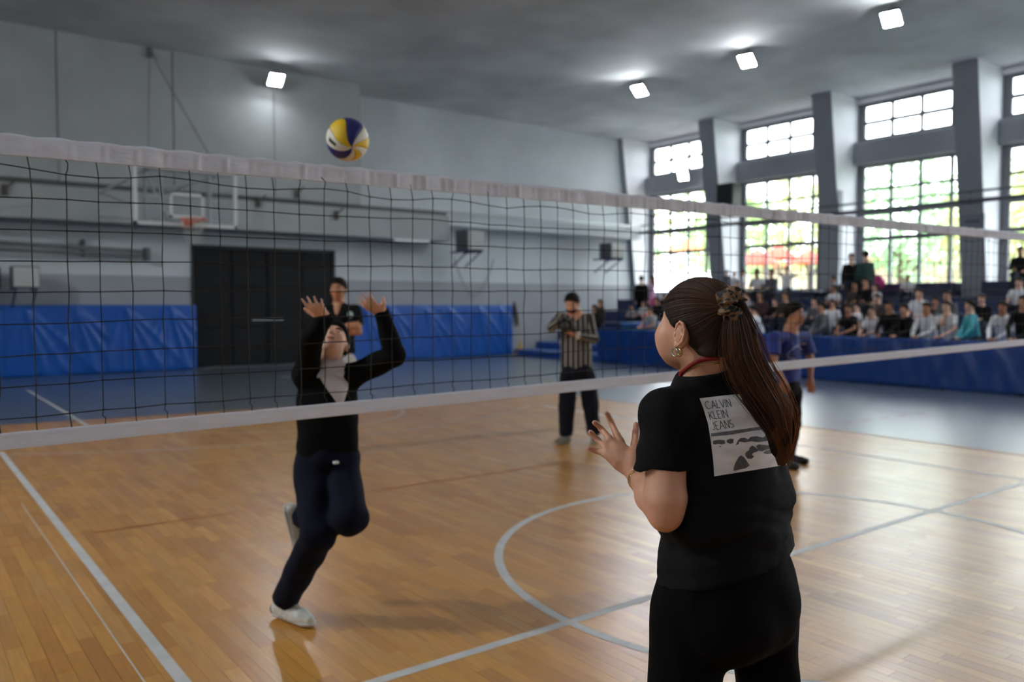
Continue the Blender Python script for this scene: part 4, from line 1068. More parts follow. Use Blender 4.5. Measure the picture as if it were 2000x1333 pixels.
def build_hero():
    M_SK = S_HERO
    M_TEE = mat('tee_black', srgb(13, 13, 15), 0.85, noise=0.12, nscale=9, bump=0.12, bscale=260, spec=0.18)
    M_PANT = mat('trousers_black', srgb(7, 7, 9), 0.92, noise=0.1, nscale=8, bump=0.08, bscale=220, spec=0.1)
    off = np.array([*at(1415, 1150, 2.0)[:2], 0.0])
    t = top('person', tuple(off), 'young woman with a long brown ponytail, black tee with a seaside print, seen from behind', 'person')
    s = 1.03
    bf = unit(-CR*math.sin(math.radians(40)) + AW*math.cos(math.radians(40))); br = unit(np.cross(bf, UP)); B3 = np.stack([br, bf, UP], 1)
    hf = unit(-CR*math.cos(math.radians(47)) + AW*math.sin(math.radians(47)) + UP*0.05); HR = frame(hf, UP)
    hc = at(1363, 648, 1.95)
    lo = np.array([off[0]-0.42, off[1]-0.42, -0.01]); hi = np.array([off[0]+0.42, off[1]+0.5, 1.72])
    S = SDF(lo, hi, 0.0045)
    head_body(S, hc, HR, s, 0.82)
    L = lambda x, y, z: hc + HR @ (np.array([x, y, z])*s)
    for q in (-1, 1): S.ell(L(q*0.038, 0.053, -0.012), np.array([0.025, 0.026, 0.034])*s, HR, 0.02); S.ell(L(q*0.030, 0.050, -0.044), np.array([0.027, 0.026, 0.026])*s, HR, 0.02)
    # left ear with rim and hollow, seen from behind
    S.ell(L(-0.074, -0.004, -0.006), np.array([0.008, 0.013, 0.022])*s, HR, 0.006)
    nbp = at(1387, 755, 2.01)
    S.cone(nbp, L(0, -0.02, -0.05), 0.058, 0.050, 0.014); S.cone(nbp-UP*0.02, L(0, -0.055, -0.03), 0.052, 0.046, 0.03)
    shL, shR = at(1301, 812, 1.90), at(1497, 803, 2.12); elL = at(1299, 1002, 1.87); wrL = at(1247, 930, 2.06)
    ch, pe = at(1406, 850, 2.02), at(1418, 1120, 2.0)
    S.cone(ch, pe, 0.15, 0.14, 0.05, flat=(bf, 0.68)); S.cone(shL, shR, 0.05, 0.05, 0.04); S.cone(ch, nbp, 0.1, 0.06, 0.05)
    S.cone(shL, elL+UP*0.03, 0.047, 0.046, 0.02); S.cone(elL+UP*0.03, elL-UP*0.012, 0.045, 0.030, 0.02)
    mid = elL*0.55+wrL*0.45
    S.cone(elL, mid, 0.041, 0.041, 0.012); S.cone(mid, wrL, 0.041, 0.0245, 0.012)
    # left hand: every finger from its own joints
    W = wrL; D1, D2, D3 = 2.105, 2.12, 2.10
    kn = {'i': at(1205, 850, D1+0.01), 'm': at(1190.5, 858, D1), 'r': at(1184, 872, D1-0.005), 'p': at(1182, 888, D1-0.015)}
    fi = {'i': [(1205, 850, D1+0.01), (1194.5, 826, D1+0.03), (1187.5, 811, D1+0.02), (1184, 806.5, D1+0.015)],
          'm': [(1190.5, 857, D1), (1175, 838.5, D1+0.028), (1164, 827.5, D1+0.022), (1160, 825.5, D1+0.018)],
          'r': [(1183, 874, D1-0.008), (1166, 858.5, D1+0.012), (1155.5, 847, D1+0.008), (1152.5, 843.5, D1+0.004)],
          'p': [(1182, 888, D1-0.015), (1165, 881.5, D1), (1154, 877.5, D1-0.005), (1149, 876, D1-0.008)]}
    rad = {'i': (0.0092, 0.0082, 0.0073, 0.0064), 'm': (0.0088, 0.0081, 0.0074, 0.0064), 'r': (0.0086, 0.0078, 0.0071, 0.0062), 'p': (0.0082, 0.0072, 0.0065, 0.0057)}
    hn = -unit(CF*1.0 + CR*0.1)
    S.ell(at(1184, 864, D1-0.004), (0.0065, 0.0065, 0.0065), None, 0.006)
    for q, pts in fi.items():
        P = [at(*p) for p in pts]; r_ = rad[q]
        S.cone(W*0.35+P[0]*0.65, P[0], 0.0110, 0.0092, 0.006, flat=(hn, 0.85))
        for a in range(3): S.cone(P[a], P[a+1], r_[a], r_[a+1], 0.003 if a else 0.004)
        S.ell(P[1], (0.0085, 0.0085, 0.0085), None, 0.003)
    pc = (kn['i']+kn['m']+kn['r']+kn['p'])/4
    S.cone(W, W*0.55+pc*0.45, 0.0235, 0.027, 0.012, flat=(hn, 0.55)); S.cone(W*0.55+pc*0.45, pc+(W-pc)*0.36, 0.027, 0.0275, 0.010, flat=(hn, 0.42))
    S.cone(kn['i']*0.85+W*0.15, kn['p']*0.85+W*0.15, 0.0095, 0.0090, 0.006); 
    th = [at(1240, 893, 2.075), at(1241, 868, 2.11), at(1242, 846, 2.135), at(1242.5, 832, 2.14)]
    S.cone(at(1238, 905, 2.07), th[0], 0.018, 0.0165, 0.015); S.cone(th[0], th[1], 0.0155, 0.0115, 0.01); S.cone(th[1], th[2], 0.0115, 0.0098, 0.005); S.cone(th[2], th[3], 0.0098, 0.0085, 0.003); S.ell(th[3]+UP*0.002, (0.0082, 0.0082, 0.0092), None, 0.003)
    # right arm, bent in front of the body
    elR, wrR = at(1478, 990, 2.32), at(1345, 905, 2.44)
    S.cone(shR, elR, 0.05, 0.042, 0.02); S.cone(elR, wrR, 0.041, 0.027, 0.012)
    hand(S, wrR, unit(-CR*0.5+UP*0.9+AW*0.3), unit(AW+CR*0.3), 0.95, thumb_side=-1)
    # legs
    hL, hR_ = at(1350, 1180, 1.97), at(1488, 1175, 2.06); kL = at(1322, 1490, 1.98); kR = at(1508, 1480, 2.12)
    aL = np.array([kL[0], kL[1], 0.09])-bf*0.05+CR*0.02; aR = np.array([kR[0], kR[1], 0.09])-bf*0.05
    S.cone(hL, kL, 0.08, 0.052, 0.03); S.cone(hR_, kR, 0.08, 0.052, 0.03); S.cone(kL, aL, 0.05, 0.035, 0.02); S.cone(kR, aR, 0.05, 0.035, 0.02)
    body = S.mesh('body', M_SK, t, off)
    face_bits(body, hc, HR, s, off)
    # eyelashes and a soft brow are part of the profile seen past the cheek
    # finely shaped left ear: the rear edge stands away from the skull
    er_n = unit(HR @ np.array([-0.97, 0.08, 0.0])); er_f = unit(np.cross(er_n, UP)); er_f = er_f if er_f @ HR[:, 1] > 0 else -er_f; er_u = unit(np.cross(er_n, er_f)); er_u = er_u if er_u[2] > 0 else -er_u
    er_u, er_f = unit(er_u-0.16*er_f), unit(er_f+0.16*er_u); ER = np.stack([er_n, er_f, er_u], 1); ec = L(-0.080, -0.009, -0.003)
    E_ = lambda n_, f_, u_: ec+ER @ np.array([n_, f_, u_])
    S = SDF(ec-0.05, ec+0.05, 0.0014)
    S.ell(E_(0.000, 0, 0.002), (0.0055, 0.0165, 0.0285), ER, 0.0); S.ell(E_(0.000, 0.006, -0.024), (0.005, 0.0085, 0.0105), ER, 0.006)
    S.ell(E_(0.006, 0.001, 0.002), (0.006, 0.0125, 0.0235), ER, 0.002, 's')
    rim = [E_(0.003, 0.013, 0.004), E_(0.004, 0.010, 0.020), E_(0.005, 0.001, 0.0285), E_(0.006, -0.009, 0.025), E_(0.006, -0.0155, 0.012), E_(0.006, -0.0155, -0.004), E_(0.004, -0.010, -0.017), E_(0.002, -0.001, -0.026)]
    for a, b in zip(rim[:-1], rim[1:]): S.cone(a, b, 0.0030, 0.0030, 0.002)
    ah = [E_(0.003, 0.004, 0.017), E_(0.004, -0.005, 0.012), E_(0.005, -0.009, 0.0), E_(0.004, -0.004, -0.012)]
    for a, b in zip(ah[:-1], ah[1:]): S.cone(a, b, 0.0026, 0.0026, 0.003)
    S.ell(E_(0.001, 0.002, -0.003), (0.007, 0.0065, 0.0085), ER, 0.002, 's'); S.ell(E_(0.004, 0.0115, -0.004), (0.003, 0.004, 0.006), ER, 0.003)
    S.cone(E_(-0.012, 0.008, -0.002), E_(-0.002, 0.006, -0.002), 0.012, 0.008, 0.004)
    S.ell(E_(0.002, 0.003, -0.004), (0.007, 0.005, 0.006), ER, 0.002, 's')
    S.mesh('ear', M_SK, body, off)
    # nails
    for q, pts in list(fi.items()):
        p = at(*pts[3]); p2 = at(*pts[2]); d = unit(p-p2); n_ = unit(hn-d*(hn @ d)); R = np.stack([np.cross(d, n_), d, n_], 1)
        nb = MB(); nb.ball(tuple(p+n_*0.0034-d*0.001-off), (0.0040, 0.0066, 0.0020), 10, 6, Matrix(R.tolist())); nb.build('fingernail', mat('nail_pink', srgb(226, 176, 176), 0.18, coat=0.6), body, True)
    # ---------------- tee
    S = SDF(lo, hi, 0.005)
    g = 0.012
    S.cone(at(1407, 855, 2.02), at(1416, 985, 2.01), 0.176, 0.176, 0.05, flat=(bf, 0.7)); S.cone(at(1416, 985, 2.01), at(1420, 1150, 2.0), 0.176, 0.196, 0.05, flat=(bf, 0.77))
    S.cone(shL+UP*0.0, shR+UP*0.004, 0.056, 0.056, 0.04); S.cone(nbp-UP*0.035, shL-CR*0.002+UP*0.006, 0.062, 0.046, 0.03); S.cone(ch, nbp-UP*0.01, 0.12, 0.078, 0.05); S.cone(nbp-UP*0.012, nbp+UP*0.022, 0.076, 0.068, 0.03); S.cone(nbp, L(0, -0.02, -0.05), 0.066, 0.058, 0.02); S.cone(nbp-UP*0.02, L(0, -0.055, -0.03), 0.062, 0.056, 0.035)
    S.ell(at(1440, 860, 1.95), (0.115, 0.06, 0.10), B3, 0.04)
    S2 = SDF(lo, hi, 0.005); s1 = at(1287, 985, 1.882)
    S2.cone(shL, s1, 0.055, 0.0685, 0.0); zs = at(1284, 929, 1.885)[2]; S2.plane((0, 0, zs), unit(-UP+0.05*CR), 0.0)
    S2.cone(at(1290, 970, 1.886), at(1293, 918, 1.889), 0.0555, 0.047, 0.0, op='s')
    hh = np.clip(0.5+0.5*(S.V-S2.V)/0.024, 0, 1); S.V = np.where(S2.V < 0.5, S.V+(S2.V-S.V)*hh-0.024*hh*(1-hh), S.V)
    S.cone(shR, elR, 0.062, 0.066, 0.03)
    # hem
    hp = at(1418, 1097, 2.0); S.plane(hp, -UP+0.20*CR-0.0*bf, 0.002)
    S.plane(nbp+UP*0.046, UP-0.22*CR, 0.001)
    # folds: blouse over at the waist and creases running from the arm
    g_ = (S.ax[0][:, None, None], S.ax[1][None, :, None], S.ax[2][None, None, :])
    xc = (g_[0]-off[0])*CR[0]+(g_[1]-off[1])*CR[1]; z = g_[2]
    fold = 0.0
    for (z0, sl, amp, wd, ph) in ((1.045, 0.25, 0.008, 0.018, 0.0), (1.075, -0.12, 0.005, 0.013, 1.0), (1.01, 0.1, 0.002, 0.012, 2.0), (1.12, -0.35, 0.004, 0.016, 0.5), (0.985, 0.3, 0.002, 0.010, 3.0)):
        fold = fold + amp*np.exp(-((z-z0-sl*xc-0.012*np.sin(xc*22+ph))/wd)**2)
    S.V += fold.astype(np.float32)

    S.V -= (0.007*np.exp(-((z-1.085-0.1*xc)/0.03)**2)).astype(np.float32)
    S.ripple(0.0035, 0.11, 4, (1, 1, 0.35)); S.ripple(0.0013, 0.04, 9, (1, 1, 0.5))
    tee = S.mesh('tee_shirt', M_TEE, t, off)
    # ---------------- trousers
    S = SDF(np.array([lo[0], lo[1], 0.05]), np.array([hi[0], hi[1], 1.12]), 0.006)
    S.ell(at(1420, 1165, 2.0), (0.190, 0.140, 0.135), B3, 0.03); S.cone(at(1419, 1150, 2.0), at(1420, 1152, 2.0), 0.180, 0.182, 0.03, flat=(bf, 0.76)); S.cone(at(1419, 1100, 2.0), at(1420, 1140, 2.0), 0.166, 0.176, 0.03, flat=(bf, 0.76)); S.plane((0, 0, at(1419, 1062, 2.0)[2]), UP)
    gl = at(1421, 1192, 2.0)
    S.ell(gl-bf*0.070-br*0.070, (0.098, 0.068, 0.084), B3, 0.04); S.ell(gl-bf*0.066+br*0.056, (0.090, 0.068, 0.084), B3, 0.04)
    S.cone(hL-UP*0.02, kL, 0.098, 0.074, 0.018); S.cone(hR_-UP*0.02, kR, 0.090, 0.068, 0.018); S.cone(kL, aL, 0.076, 0.066, 0.03); S.cone(kR, aR, 0.072, 0.064, 0.03)
    S.ripple(0.003, 0.1, 12, (1, 1, 0.5)); 
    pants = S.mesh('trousers', M_PANT, t, off)
    for a in (aL, aR):
        S = SDF(a-0.22, a+0.28, 0.007); f = bf
        S.cone(a-UP*0.05-f*0.03, a-UP*0.058+f*0.12, 0.036, 0.038, 0.02); S.cone(a-UP*0.055+f*0.12, a-UP*0.06+f*0.17, 0.037, 0.028, 0.01); S.cone(a, a-UP*0.045+f*0.05, 0.042, 0.034, 0.02); S.plane((0, 0, 0.001), -UP)
        S.mesh('shoe', mat('trainer_dark', srgb(40, 40, 44), 0.7), t, off)
    # ---------------- hair drawn back
    M_H1 = mat('hair_slick', srgb(34, 25, 22), 0.55, noise=0.35, nscale=60, stretch=(1, 1, 1))
    cr = np.array([0.073, 0.093, 0.086])*s; cc = L(0, -0.008, 0.028)
    S = SDF(hc-0.2, hc+0.2, 0.004)
    S.ell(cc, cr+0.0085, HR, 0.0)
    S.ell(L(0, -0.052, -0.035), np.array([0.060, 0.052, 0.055])*s, HR, 0.02)
    
    n = HR @ unit([0, 0.70, -0.715]); S.plane(L(0, 0.02, 0.012), n, 0.006)
    for q in (-1, 1): S.ell(L(q*0.085, -0.004, -0.012), np.array([0.03, 0.026, 0.036])*s, HR, 0.004, 's')
    S.plane(L(0, 0, -0.050), -HR[:, 2], 0.006); S.ripple(0.0008, 0.02, 2)
    cap = S.mesh('hair', M_H1, t, off)
    # strands
    scr = L(-0.040, -0.110, 0.066)
    rs = random.Random(5)
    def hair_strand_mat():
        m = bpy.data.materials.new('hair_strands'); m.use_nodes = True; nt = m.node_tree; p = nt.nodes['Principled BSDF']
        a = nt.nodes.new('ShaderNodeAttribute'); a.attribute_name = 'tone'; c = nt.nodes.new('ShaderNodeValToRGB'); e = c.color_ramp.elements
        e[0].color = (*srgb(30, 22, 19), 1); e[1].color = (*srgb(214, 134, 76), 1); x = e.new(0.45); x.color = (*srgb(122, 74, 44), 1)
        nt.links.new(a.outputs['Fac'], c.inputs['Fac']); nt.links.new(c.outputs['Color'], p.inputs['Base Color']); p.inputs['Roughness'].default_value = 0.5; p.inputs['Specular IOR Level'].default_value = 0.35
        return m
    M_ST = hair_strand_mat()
    def strands(name, paths, r0, r1, tones):
        mb = MB(); tn = []
        for P, tv in zip(paths, tones):
            m = len(P); before = len(mb.f); mb.tube(P, [r0+(r1-r0)*i/(m-1) for i in range(m)], 3, cap=False); k = len(mb.f)-before
            tn += [tv(j//3/(m-1)) for j in range(k)]
        me = mb.mesh(name, off); me.materials.append(M_ST); a = me.attributes.new('tone', 'FLOAT', 'FACE'); a.data.foreach_set('value', tn)
        return link(name, me, t, None, True)
    capb = bvh_of([cap], off)
    def cap_pt(dirv, lift):
        h = capb.ray_cast(Vector(cc+dirv*0.25), Vector(-dirv), 0.22)
        if h[0] is not None: return np.array(h[0])+dirv*lift
        u = HR.T @ dirv; k = 1/math.sqrt(sum((u[i]/(cr[i]+0.0085+lift))**2 for i in range(3))); return cc + dirv*k
    sd = unit(scr-cc); paths = []; tones = []
    for i in range(1500):
        a = rs.uniform(-math.pi, math.pi)
        # start on the hairline plane round the head
        x = math.sin(a)*0.085; yy = math.cos(a)*0.095
        z0 = max(0.98*yy-0.012, -0.048)+rs.uniform(0.001, 0.004)
        d0 = unit(HR @ (np.array([x, yy, z0])-np.array([0, -0.008, 0.028]))); 
        om = math.acos(max(-1, min(1, float(d0 @ sd))))
        if om > 2.75 or om < 0.3: continue
        P = []; ts = rs.uniform(-0.01, 0.12); m = 12; lf = rs.uniform(0.0004, 0.0022)
        for j in range(m):
            q = ts+(1-ts)*j/(m-1); dv = (math.sin((1-q)*om)*d0+math.sin(q*om)*sd)/math.sin(om); dv = unit(dv+0.01*math.sin(q*6+a*9)*HR[:, 0]*(1-q)); P.append(cap_pt(dv, lf*(0.3+math.sin(q*3.0))))
        paths.append(P); tb = rs.uniform(0.0, 0.07) if rs.random() < 0.9 else rs.uniform(0.12, 0.3); tones.append(lambda f, tb=tb: tb+0.1*f)
    strands('slick_hair_strands', paths, 0.0006, 0.0007, tones)['kind'] = 'stuff'
    cen = [(1422, 590, 1.86, 9), (1438, 602, 1.835, 17), (1445, 645, 1.825, 29), (1454, 700, 1.825, 36), (1479, 755, 1.835, 41), (1506, 803, 1.845, 36), (1522, 850, 1.855, 24), (1526, 885, 1.865, 14), (1527, 910, 1.865, 6)]
    C3 = [at(a, b, c) for a, b, c, w in cen]; Wd = [w*c/FPX for a, b, c, w in cen]
    def path_at(u):
        u = max(0, min(0.9999, u))*(len(C3)-1); i = int(u); f = u-i
        p0 = C3[max(i-1, 0)]; p1 = C3[i]; p2 = C3[i+1]; p3 = C3[min(i+2, len(C3)-1)]
        p = 0.5*((2*p1)+(-p0+p2)*f+(2*p0-5*p1+4*p2-p3)*f*f+(-p0+3*p1-3*p2+p3)*f**3)
        return p, Wd[i]*(1-f)+Wd[i+1]*f
    S = SDF(np.min(C3, 0)-0.07, np.max(C3, 0)+0.07, 0.005)
    for i in range(14):
        a, wa = path_at(i/15.5); b, wb = path_at((i+1)/15.5); S.cone(a, b, wa*0.86, wb*0.86, 0.01, flat=(AW, 0.62))
    S.ripple(0.002, 0.035, 6, (1, 1, 0.15))
    S.mesh('ponytail', mat('ponytail_core', srgb(40, 27, 21), 0.8, spec=0.1, noise=0.4, nscale=50, stretch=(3, 3, 0.25)), t, off)
    paths = []; tones = []
    for i in range(3400):
        an = rs.uniform(0, 2*math.pi); rr = math.sqrt(rs.uniform(0.35, 1.0)); ph = rs.uniform(0, 6.28); fr_ = rs.uniform(2, 5); endu = rs.choice((rs.uniform(0.86, 1.0), rs.uniform(0.93, 1.0), rs.uniform(0.7, 0.95))); lift = rs.uniform(0.0, 0.004)
        fly = rs.random() < 0.03; P = []; m = 18
        an1 = an+rs.uniform(-0.5, 0.5)
        for j in range(m):
            u = endu*j/(m-1); c, w = path_at(u); aa = an+(an1-an)*u; q = rr*(1.0 if not fly else 1.0+0.5*math.sin(u*3.1))
            ex = math.cos(aa)*w*q+0.0016*math.sin(u*fr_*3+ph); ey = math.sin(aa)*(w*0.62*q+lift)
            P.append(c+CR*ex+AW*ey + (CR*0.010*u*u*rs.uniform(0.6, 1.4) if fly else 0))
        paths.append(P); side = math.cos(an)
        tb = rs.uniform(0.06, 0.42)+0.75*max(0, side)**2*rs.random(); tones.append(lambda f, tb=tb: min(0.95, tb*(0.55+0.75*f)))  # right-hand strands coloured lighter for the window light on that edge
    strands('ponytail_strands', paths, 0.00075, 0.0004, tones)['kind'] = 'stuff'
    # wisps at the nape and temple
    paths = []; tones = []
    for i in range(46):
        px_ = rs.uniform(1330, 1400); py_ = 668+ (px_-1330)*0.45+rs.uniform(-6, 6); a = at(px_, py_, 1.93); 
        bvb = None
        P = [a+UP*0.0+CR*0.006*math.sin(j*0.7+i)*j/6-UP*0.005*j+AW*0.002*j for j in range(7)]; paths.append(P); tones.append(lambda f: 0.12)
    for i in range(30):
        u = rs.uniform(0.0, 0.6); c, w = path_at(u); P = []
        for j in range(10): P.append(c+CR*(w*0.9+0.004*j*rs.uniform(0.8, 1.1)+0.006*math.sin(j*0.5+i)*(j/9))-UP*0.016*j+AW*0.003*j)
        paths.append(P); tones.append(lambda f: 0.4)
    strands('loose_hairs', paths, 0.00035, 0.0002, tones)['kind'] = 'stuff'
    # ---------------- leopard scrunchie
    def leopard():
        m = bpy.data.materials.new('leopard_cloth'); m.use_nodes = True; nt = m.node_tree; p = nt.nodes['Principled BSDF']
        tc = nt.nodes.new('ShaderNodeTexCoord'); v = nt.nodes.new('ShaderNodeTexVoronoi'); v.inputs['Scale'].default_value = 62; nt.links.new(tc.outputs['Object'], v.inputs['Vector'])
        c = nt.nodes.new('ShaderNodeValToRGB'); c.color_ramp.interpolation = 'CONSTANT'; e = c.color_ramp.elements; e[0].color = (*srgb(24, 26, 30), 1); e[1].position = 0.48; e[1].color = (*srgb(128, 96, 66), 1)
        nt.links.new(v.outputs['Distance'], c.inputs['Fac']); nt.links.new(c.outputs['Color'], p.inputs['Base Color']); p.inputs['Roughness'].default_value = 0.6; return m
    ax_ = unit(-HR[:, 1]*0.9+UP*0.3+CR*0.15); e1 = unit(np.cross(ax_, UP)); e2 = np.cross(e1, ax_); P = []
    nU = 96
    for i in range(nU):
        a = 2*math.pi*i/nU; row = []
        for j in range(15):
            b = 2*math.pi*j/14; R0 = 0.024; r_ = 0.0165*(1+0.26*math.sin(a*9+1.3*math.sin(a*3))+0.12*math.sin(a*17+b*2)); 
            tw = 0.35*math.sin(a*7)
            row.append(scr+(e1*math.cos(a)+e2*math.sin(a))*(R0+r_*math.cos(b+tw))+ax_*(r_*1.1*math.sin(b+tw)+0.005*math.sin(a*5)))
        P.append(row)
    mb = MB(); mb.grid(P, closed_u=True); mb.build('scrunchie', leopard(), t, True, off)
    # ---------------- earrings, lanyard, chain, bracelet
    M_GOLD = mat('gold', srgb(214, 180, 110), 0.25, metal=1.0); M_SILV = mat('earring_silver', srgb(215, 212, 205), 0.2, metal=1.0)
    er = L(-0.083, -0.002, -0.040)
    for k, (dx, sz) in enumerate(((0.004, 0.0095), (-0.008, 0.0085))):
        c = er+HR[:, 1]*dx-UP*0.004; mb = MB()
        mb.tube([c+HR[:, 1]*sz*math.cos(a)+UP*sz*math.sin(a)+HR[:, 0]*0.002*math.cos(a) for a in np.linspace(0, 2*math.pi, 17)[:-1]], 0.0021, 6, closed=True)
        if k == 1: mb.ball(tuple(c-UP*sz*0.6), 0.0035, 8, 6)
        mb.build('earring', M_SILV if k == 0 else M_GOLD, t, True, off)
    er = L(0.082, 0.0, -0.042); mb = MB(); mb.tube([er+HR[:, 1]*0.008*math.cos(a)+UP*0.008*math.sin(a)-UP*0.008 for a in np.linspace(0, 2*math.pi, 17)[:-1]], 0.002, 6, closed=True); mb.build('earring', M_SILV, t, True, off)
    bv = bvh_of([body, tee], off)
    mb = MB(); A = []; B_ = []
    edge1 = [(1328, 727), (1336, 719), (1346, 711), (1358, 704), (1370, 698.5), (1384, 696), (1396, 695), (1406, 696)]
    edge2 = [(1337, 728), (1345, 721), (1354, 715), (1364, 709), (1376, 706), (1388, 704), (1398, 703), (1407, 703)]
    def dens(E):
        o = []
        for a, b in zip(E[:-1], E[1:]): o += [(a[0]+(b[0]-a[0])*i/5, a[1]+(b[1]-a[1])*i/5) for i in range(5)]
        return o+[E[-1]]
    for (p, q) in zip(dens(edge1), dens(edge2)):
        a = cast(bv, *p, 0.003); b = cast(bv, *q, 0.0035)
        if a is not None and b is not None: A.append(a); B_.append(b)
    if len(A) > 1:
        fr1 = nbp+bf*0.075-br*0.05-UP*0.02; fr2 = ch+bf*0.135-br*0.03-UP*0.05; fr3 = ch+bf*0.14-UP*0.16
        pre = [Vector(fr3), Vector(fr2), Vector(fr1)]; w = Vector(br*0.014)
        mb.grid([pre+A, [p+w for p in pre]+B_])
        end = [Vector(nbp+br*0.078+UP*0.012), Vector(nbp+bf*0.07+br*0.045-UP*0.02), Vector(ch+bf*0.137+br*0.02-UP*0.05), Vector(fr3)]
        mb.grid([[A[-1]]+end, [B_[-1]]+[p-Vector(UP*0.014) for p in end]])
        o = mb.build('lanyard', mat('lanyard_red', srgb(150, 26, 24), 0.6), t, True, off)
        md = o.modifiers.new('thickness', 'SOLIDIFY'); md.thickness = 0.0012
    mb = MB(); pts = [cast(bv, x, y, 0.0022) for x, y in ((1350, 719), (1358, 715), (1367, 712), (1380, 710.5), (1392, 709.5), (1406, 709))]; pts = [p for p in pts if p is not None]
    if len(pts) > 1: mb.tube(pts, 0.0012, 5); mb.build('neck_chain', M_GOLD, t, True, off)
    wd = unit(wrL-mid); e1 = unit(np.cross(wd, UP)); e2 = np.cross(e1, wd); bc = wrL-wd*0.012-UP*0.001
    for k in range(22):
        a0 = 2*math.pi*k/22; a1 = a0+2*math.pi/22*0.82; P = []
        for a in np.linspace(a0, a1, 4):
            d = e1*math.cos(a)+e2*math.sin(a); sl = wd*0.006*math.cos(a+0.6)
            P.append([bc+d*0.030+sl-wd*0.0035, bc+d*0.0325+sl-wd*0.003, bc+d*0.0325+sl+wd*0.003, bc+d*0.030+sl+wd*0.0035, bc+d*0.0295+sl, bc+d*0.030+sl-wd*0.0035])
        mb = MB(); mb.grid(P); mb.build('bracelet_link', M_GOLD, t, True, off)
    mb = MB(); mb.tube([bc-wd*0.012+(e1*math.cos(a)+e2*math.sin(a))*(0.0325+0.003*math.sin(a))+wd*0.012*math.cos(a-0.6) for a in np.linspace(0, 2*math.pi, 40)[:-1]], 0.0011, 5, closed=True); mb.build('thin_bangle', M_GOLD, t, True, off)
    # ---------------- seaside print on the back
    bt = bvh_of([tee], off)
    Lx = [(1366, 779), (1374, 800), (1383, 829), (1389, 866), (1393, 900), (1395, 931)]
    Rx = [(1524, 768), (1532, 796), (1538, 826), (1542, 856), (1544, 884), (1543.5, 907)]
    def edge(E, v): v = v*(len(E)-1); i = min(int(v), len(E)-2); f = v-i; return E[i][0]*(1-f)+E[i+1][0]*f, E[i][1]*(1-f)+E[i+1][1]*f
    NU_, NV_ = 64, 56; rows = []
    for j in range(NV_+1):
        v = j/NV_; l = edge(Lx, v); r_ = edge(Rx, v); row = []; last = None
        for i in range(NU_+1):
            u = i/NU_; x = l[0]+(r_[0]-l[0])*u; y = l[1]+(r_[1]-l[1])*u - 3*math.sin(math.pi*u)*(1-v); 
            q = cast(bt, x, y, 0.0008)
            if q is None: q = last
            last = q; row.append(q)
        rows.append(row)
    def print_mat():
        m = bpy.data.materials.new('print_ground'); m.use_nodes = True; nt = m.node_tree; p = nt.nodes['Principled BSDF']
        tc = nt.nodes.new('ShaderNodeTexCoord'); mp = nt.nodes.new('ShaderNodeMapping'); mp.inputs['Scale'].default_value = (7, 7, 20); n = nt.nodes.new('ShaderNodeTexNoise'); n.inputs['Detail'].default_value = 6; n.inputs['Scale'].default_value = 1.4
        nt.links.new(tc.outputs['Object'], mp.inputs['Vector']); nt.links.new(mp.outputs['Vector'], n.inputs['Vector'])
        c = nt.nodes.new('ShaderNodeValToRGB'); e = c.color_ramp.elements; e[0].position = 0.3; e[0].color = (*srgb(206, 198, 198), 1); e[1].position = 0.6; e[1].color = (*srgb(246, 240, 240), 1)
        nt.links.new(n.outputs['Fac'], c.inputs['Fac']); nt.links.new(c.outputs['Color'], p.inputs['Base Color']); p.inputs['Roughness'].default_value = 0.6; return m
    mb = MB(); mb.grid(rows); o = mb.build('print_panel', print_mat(), tee, True, off)
    M_INK = mat('print_ink', srgb(44, 42, 46), 0.6); M_ROCK = mat('print_rock', srgb(92, 90, 94), 0.65, noise=0.35, nscale=90); M_SEA = mat('print_sea', srgb(112, 110, 116), 0.65, noise=0.35, nscale=120, stretch=(1, 1, 3))
    def Z(cx, cy): return 1340+cx/6.06, 740+cy/6.06
    def poly(pts, lift, mbx):
        P = [Vector((x, y, 0)) for x, y in pts]; bm = bmesh.new(); vs = [bm.verts.new(p) for p in P]; bm.faces.new(vs)
        bmesh.ops.triangulate(bm, faces=bm.faces[:])
        for _ in range(2):
            es = [e for e in bm.edges if e.calc_length() > 5]
            if es: bmesh.ops.subdivide_edges(bm, edges=es, cuts=1); bmesh.ops.triangulate(bm, faces=bm.faces[:])
        bm.verts.index_update(); out = []; ok = True
        for v in bm.verts:
            q = cast(bt, v.co.x, v.co.y, lift)
            if q is None: ok = False; q = Vector((0, 0, 0))
            out.append(q)
        if ok: mbx.add(out, [tuple(v.index for v in f.verts) for f in bm.faces])
        bm.free()
    def stroke(pts, w, lift, mbx):
        for a, b in zip(pts[:-1], pts[1:]):
            dx, dy = b[0]-a[0], b[1]-a[1]; l = math.hypot(dx, dy) or 1; nx, ny = -dy/l*w/2, dx/l*w/2; k = max(1, int(l/3)); A = []; B_ = []
            for i in range(k+1):
                f = -0.04+1.08*i/k; x, y = a[0]+dx*f, a[1]+dy*f; p = cast(bt, x+nx, y+ny, lift); q = cast(bt, x-nx, y-ny, lift)
                if p is None or q is None: continue
                A.append(p); B_.append(q)
            if len(A) > 1: mbx.grid([A, B_])
    def arcp(cx, cy, rx, ry, a0, a1, n=9): return [(cx+rx*math.cos(math.radians(a0+(a1-a0)*i/n)), cy+ry*math.sin(math.radians(a0+(a1-a0)*i/n))) for i in range(n+1)]
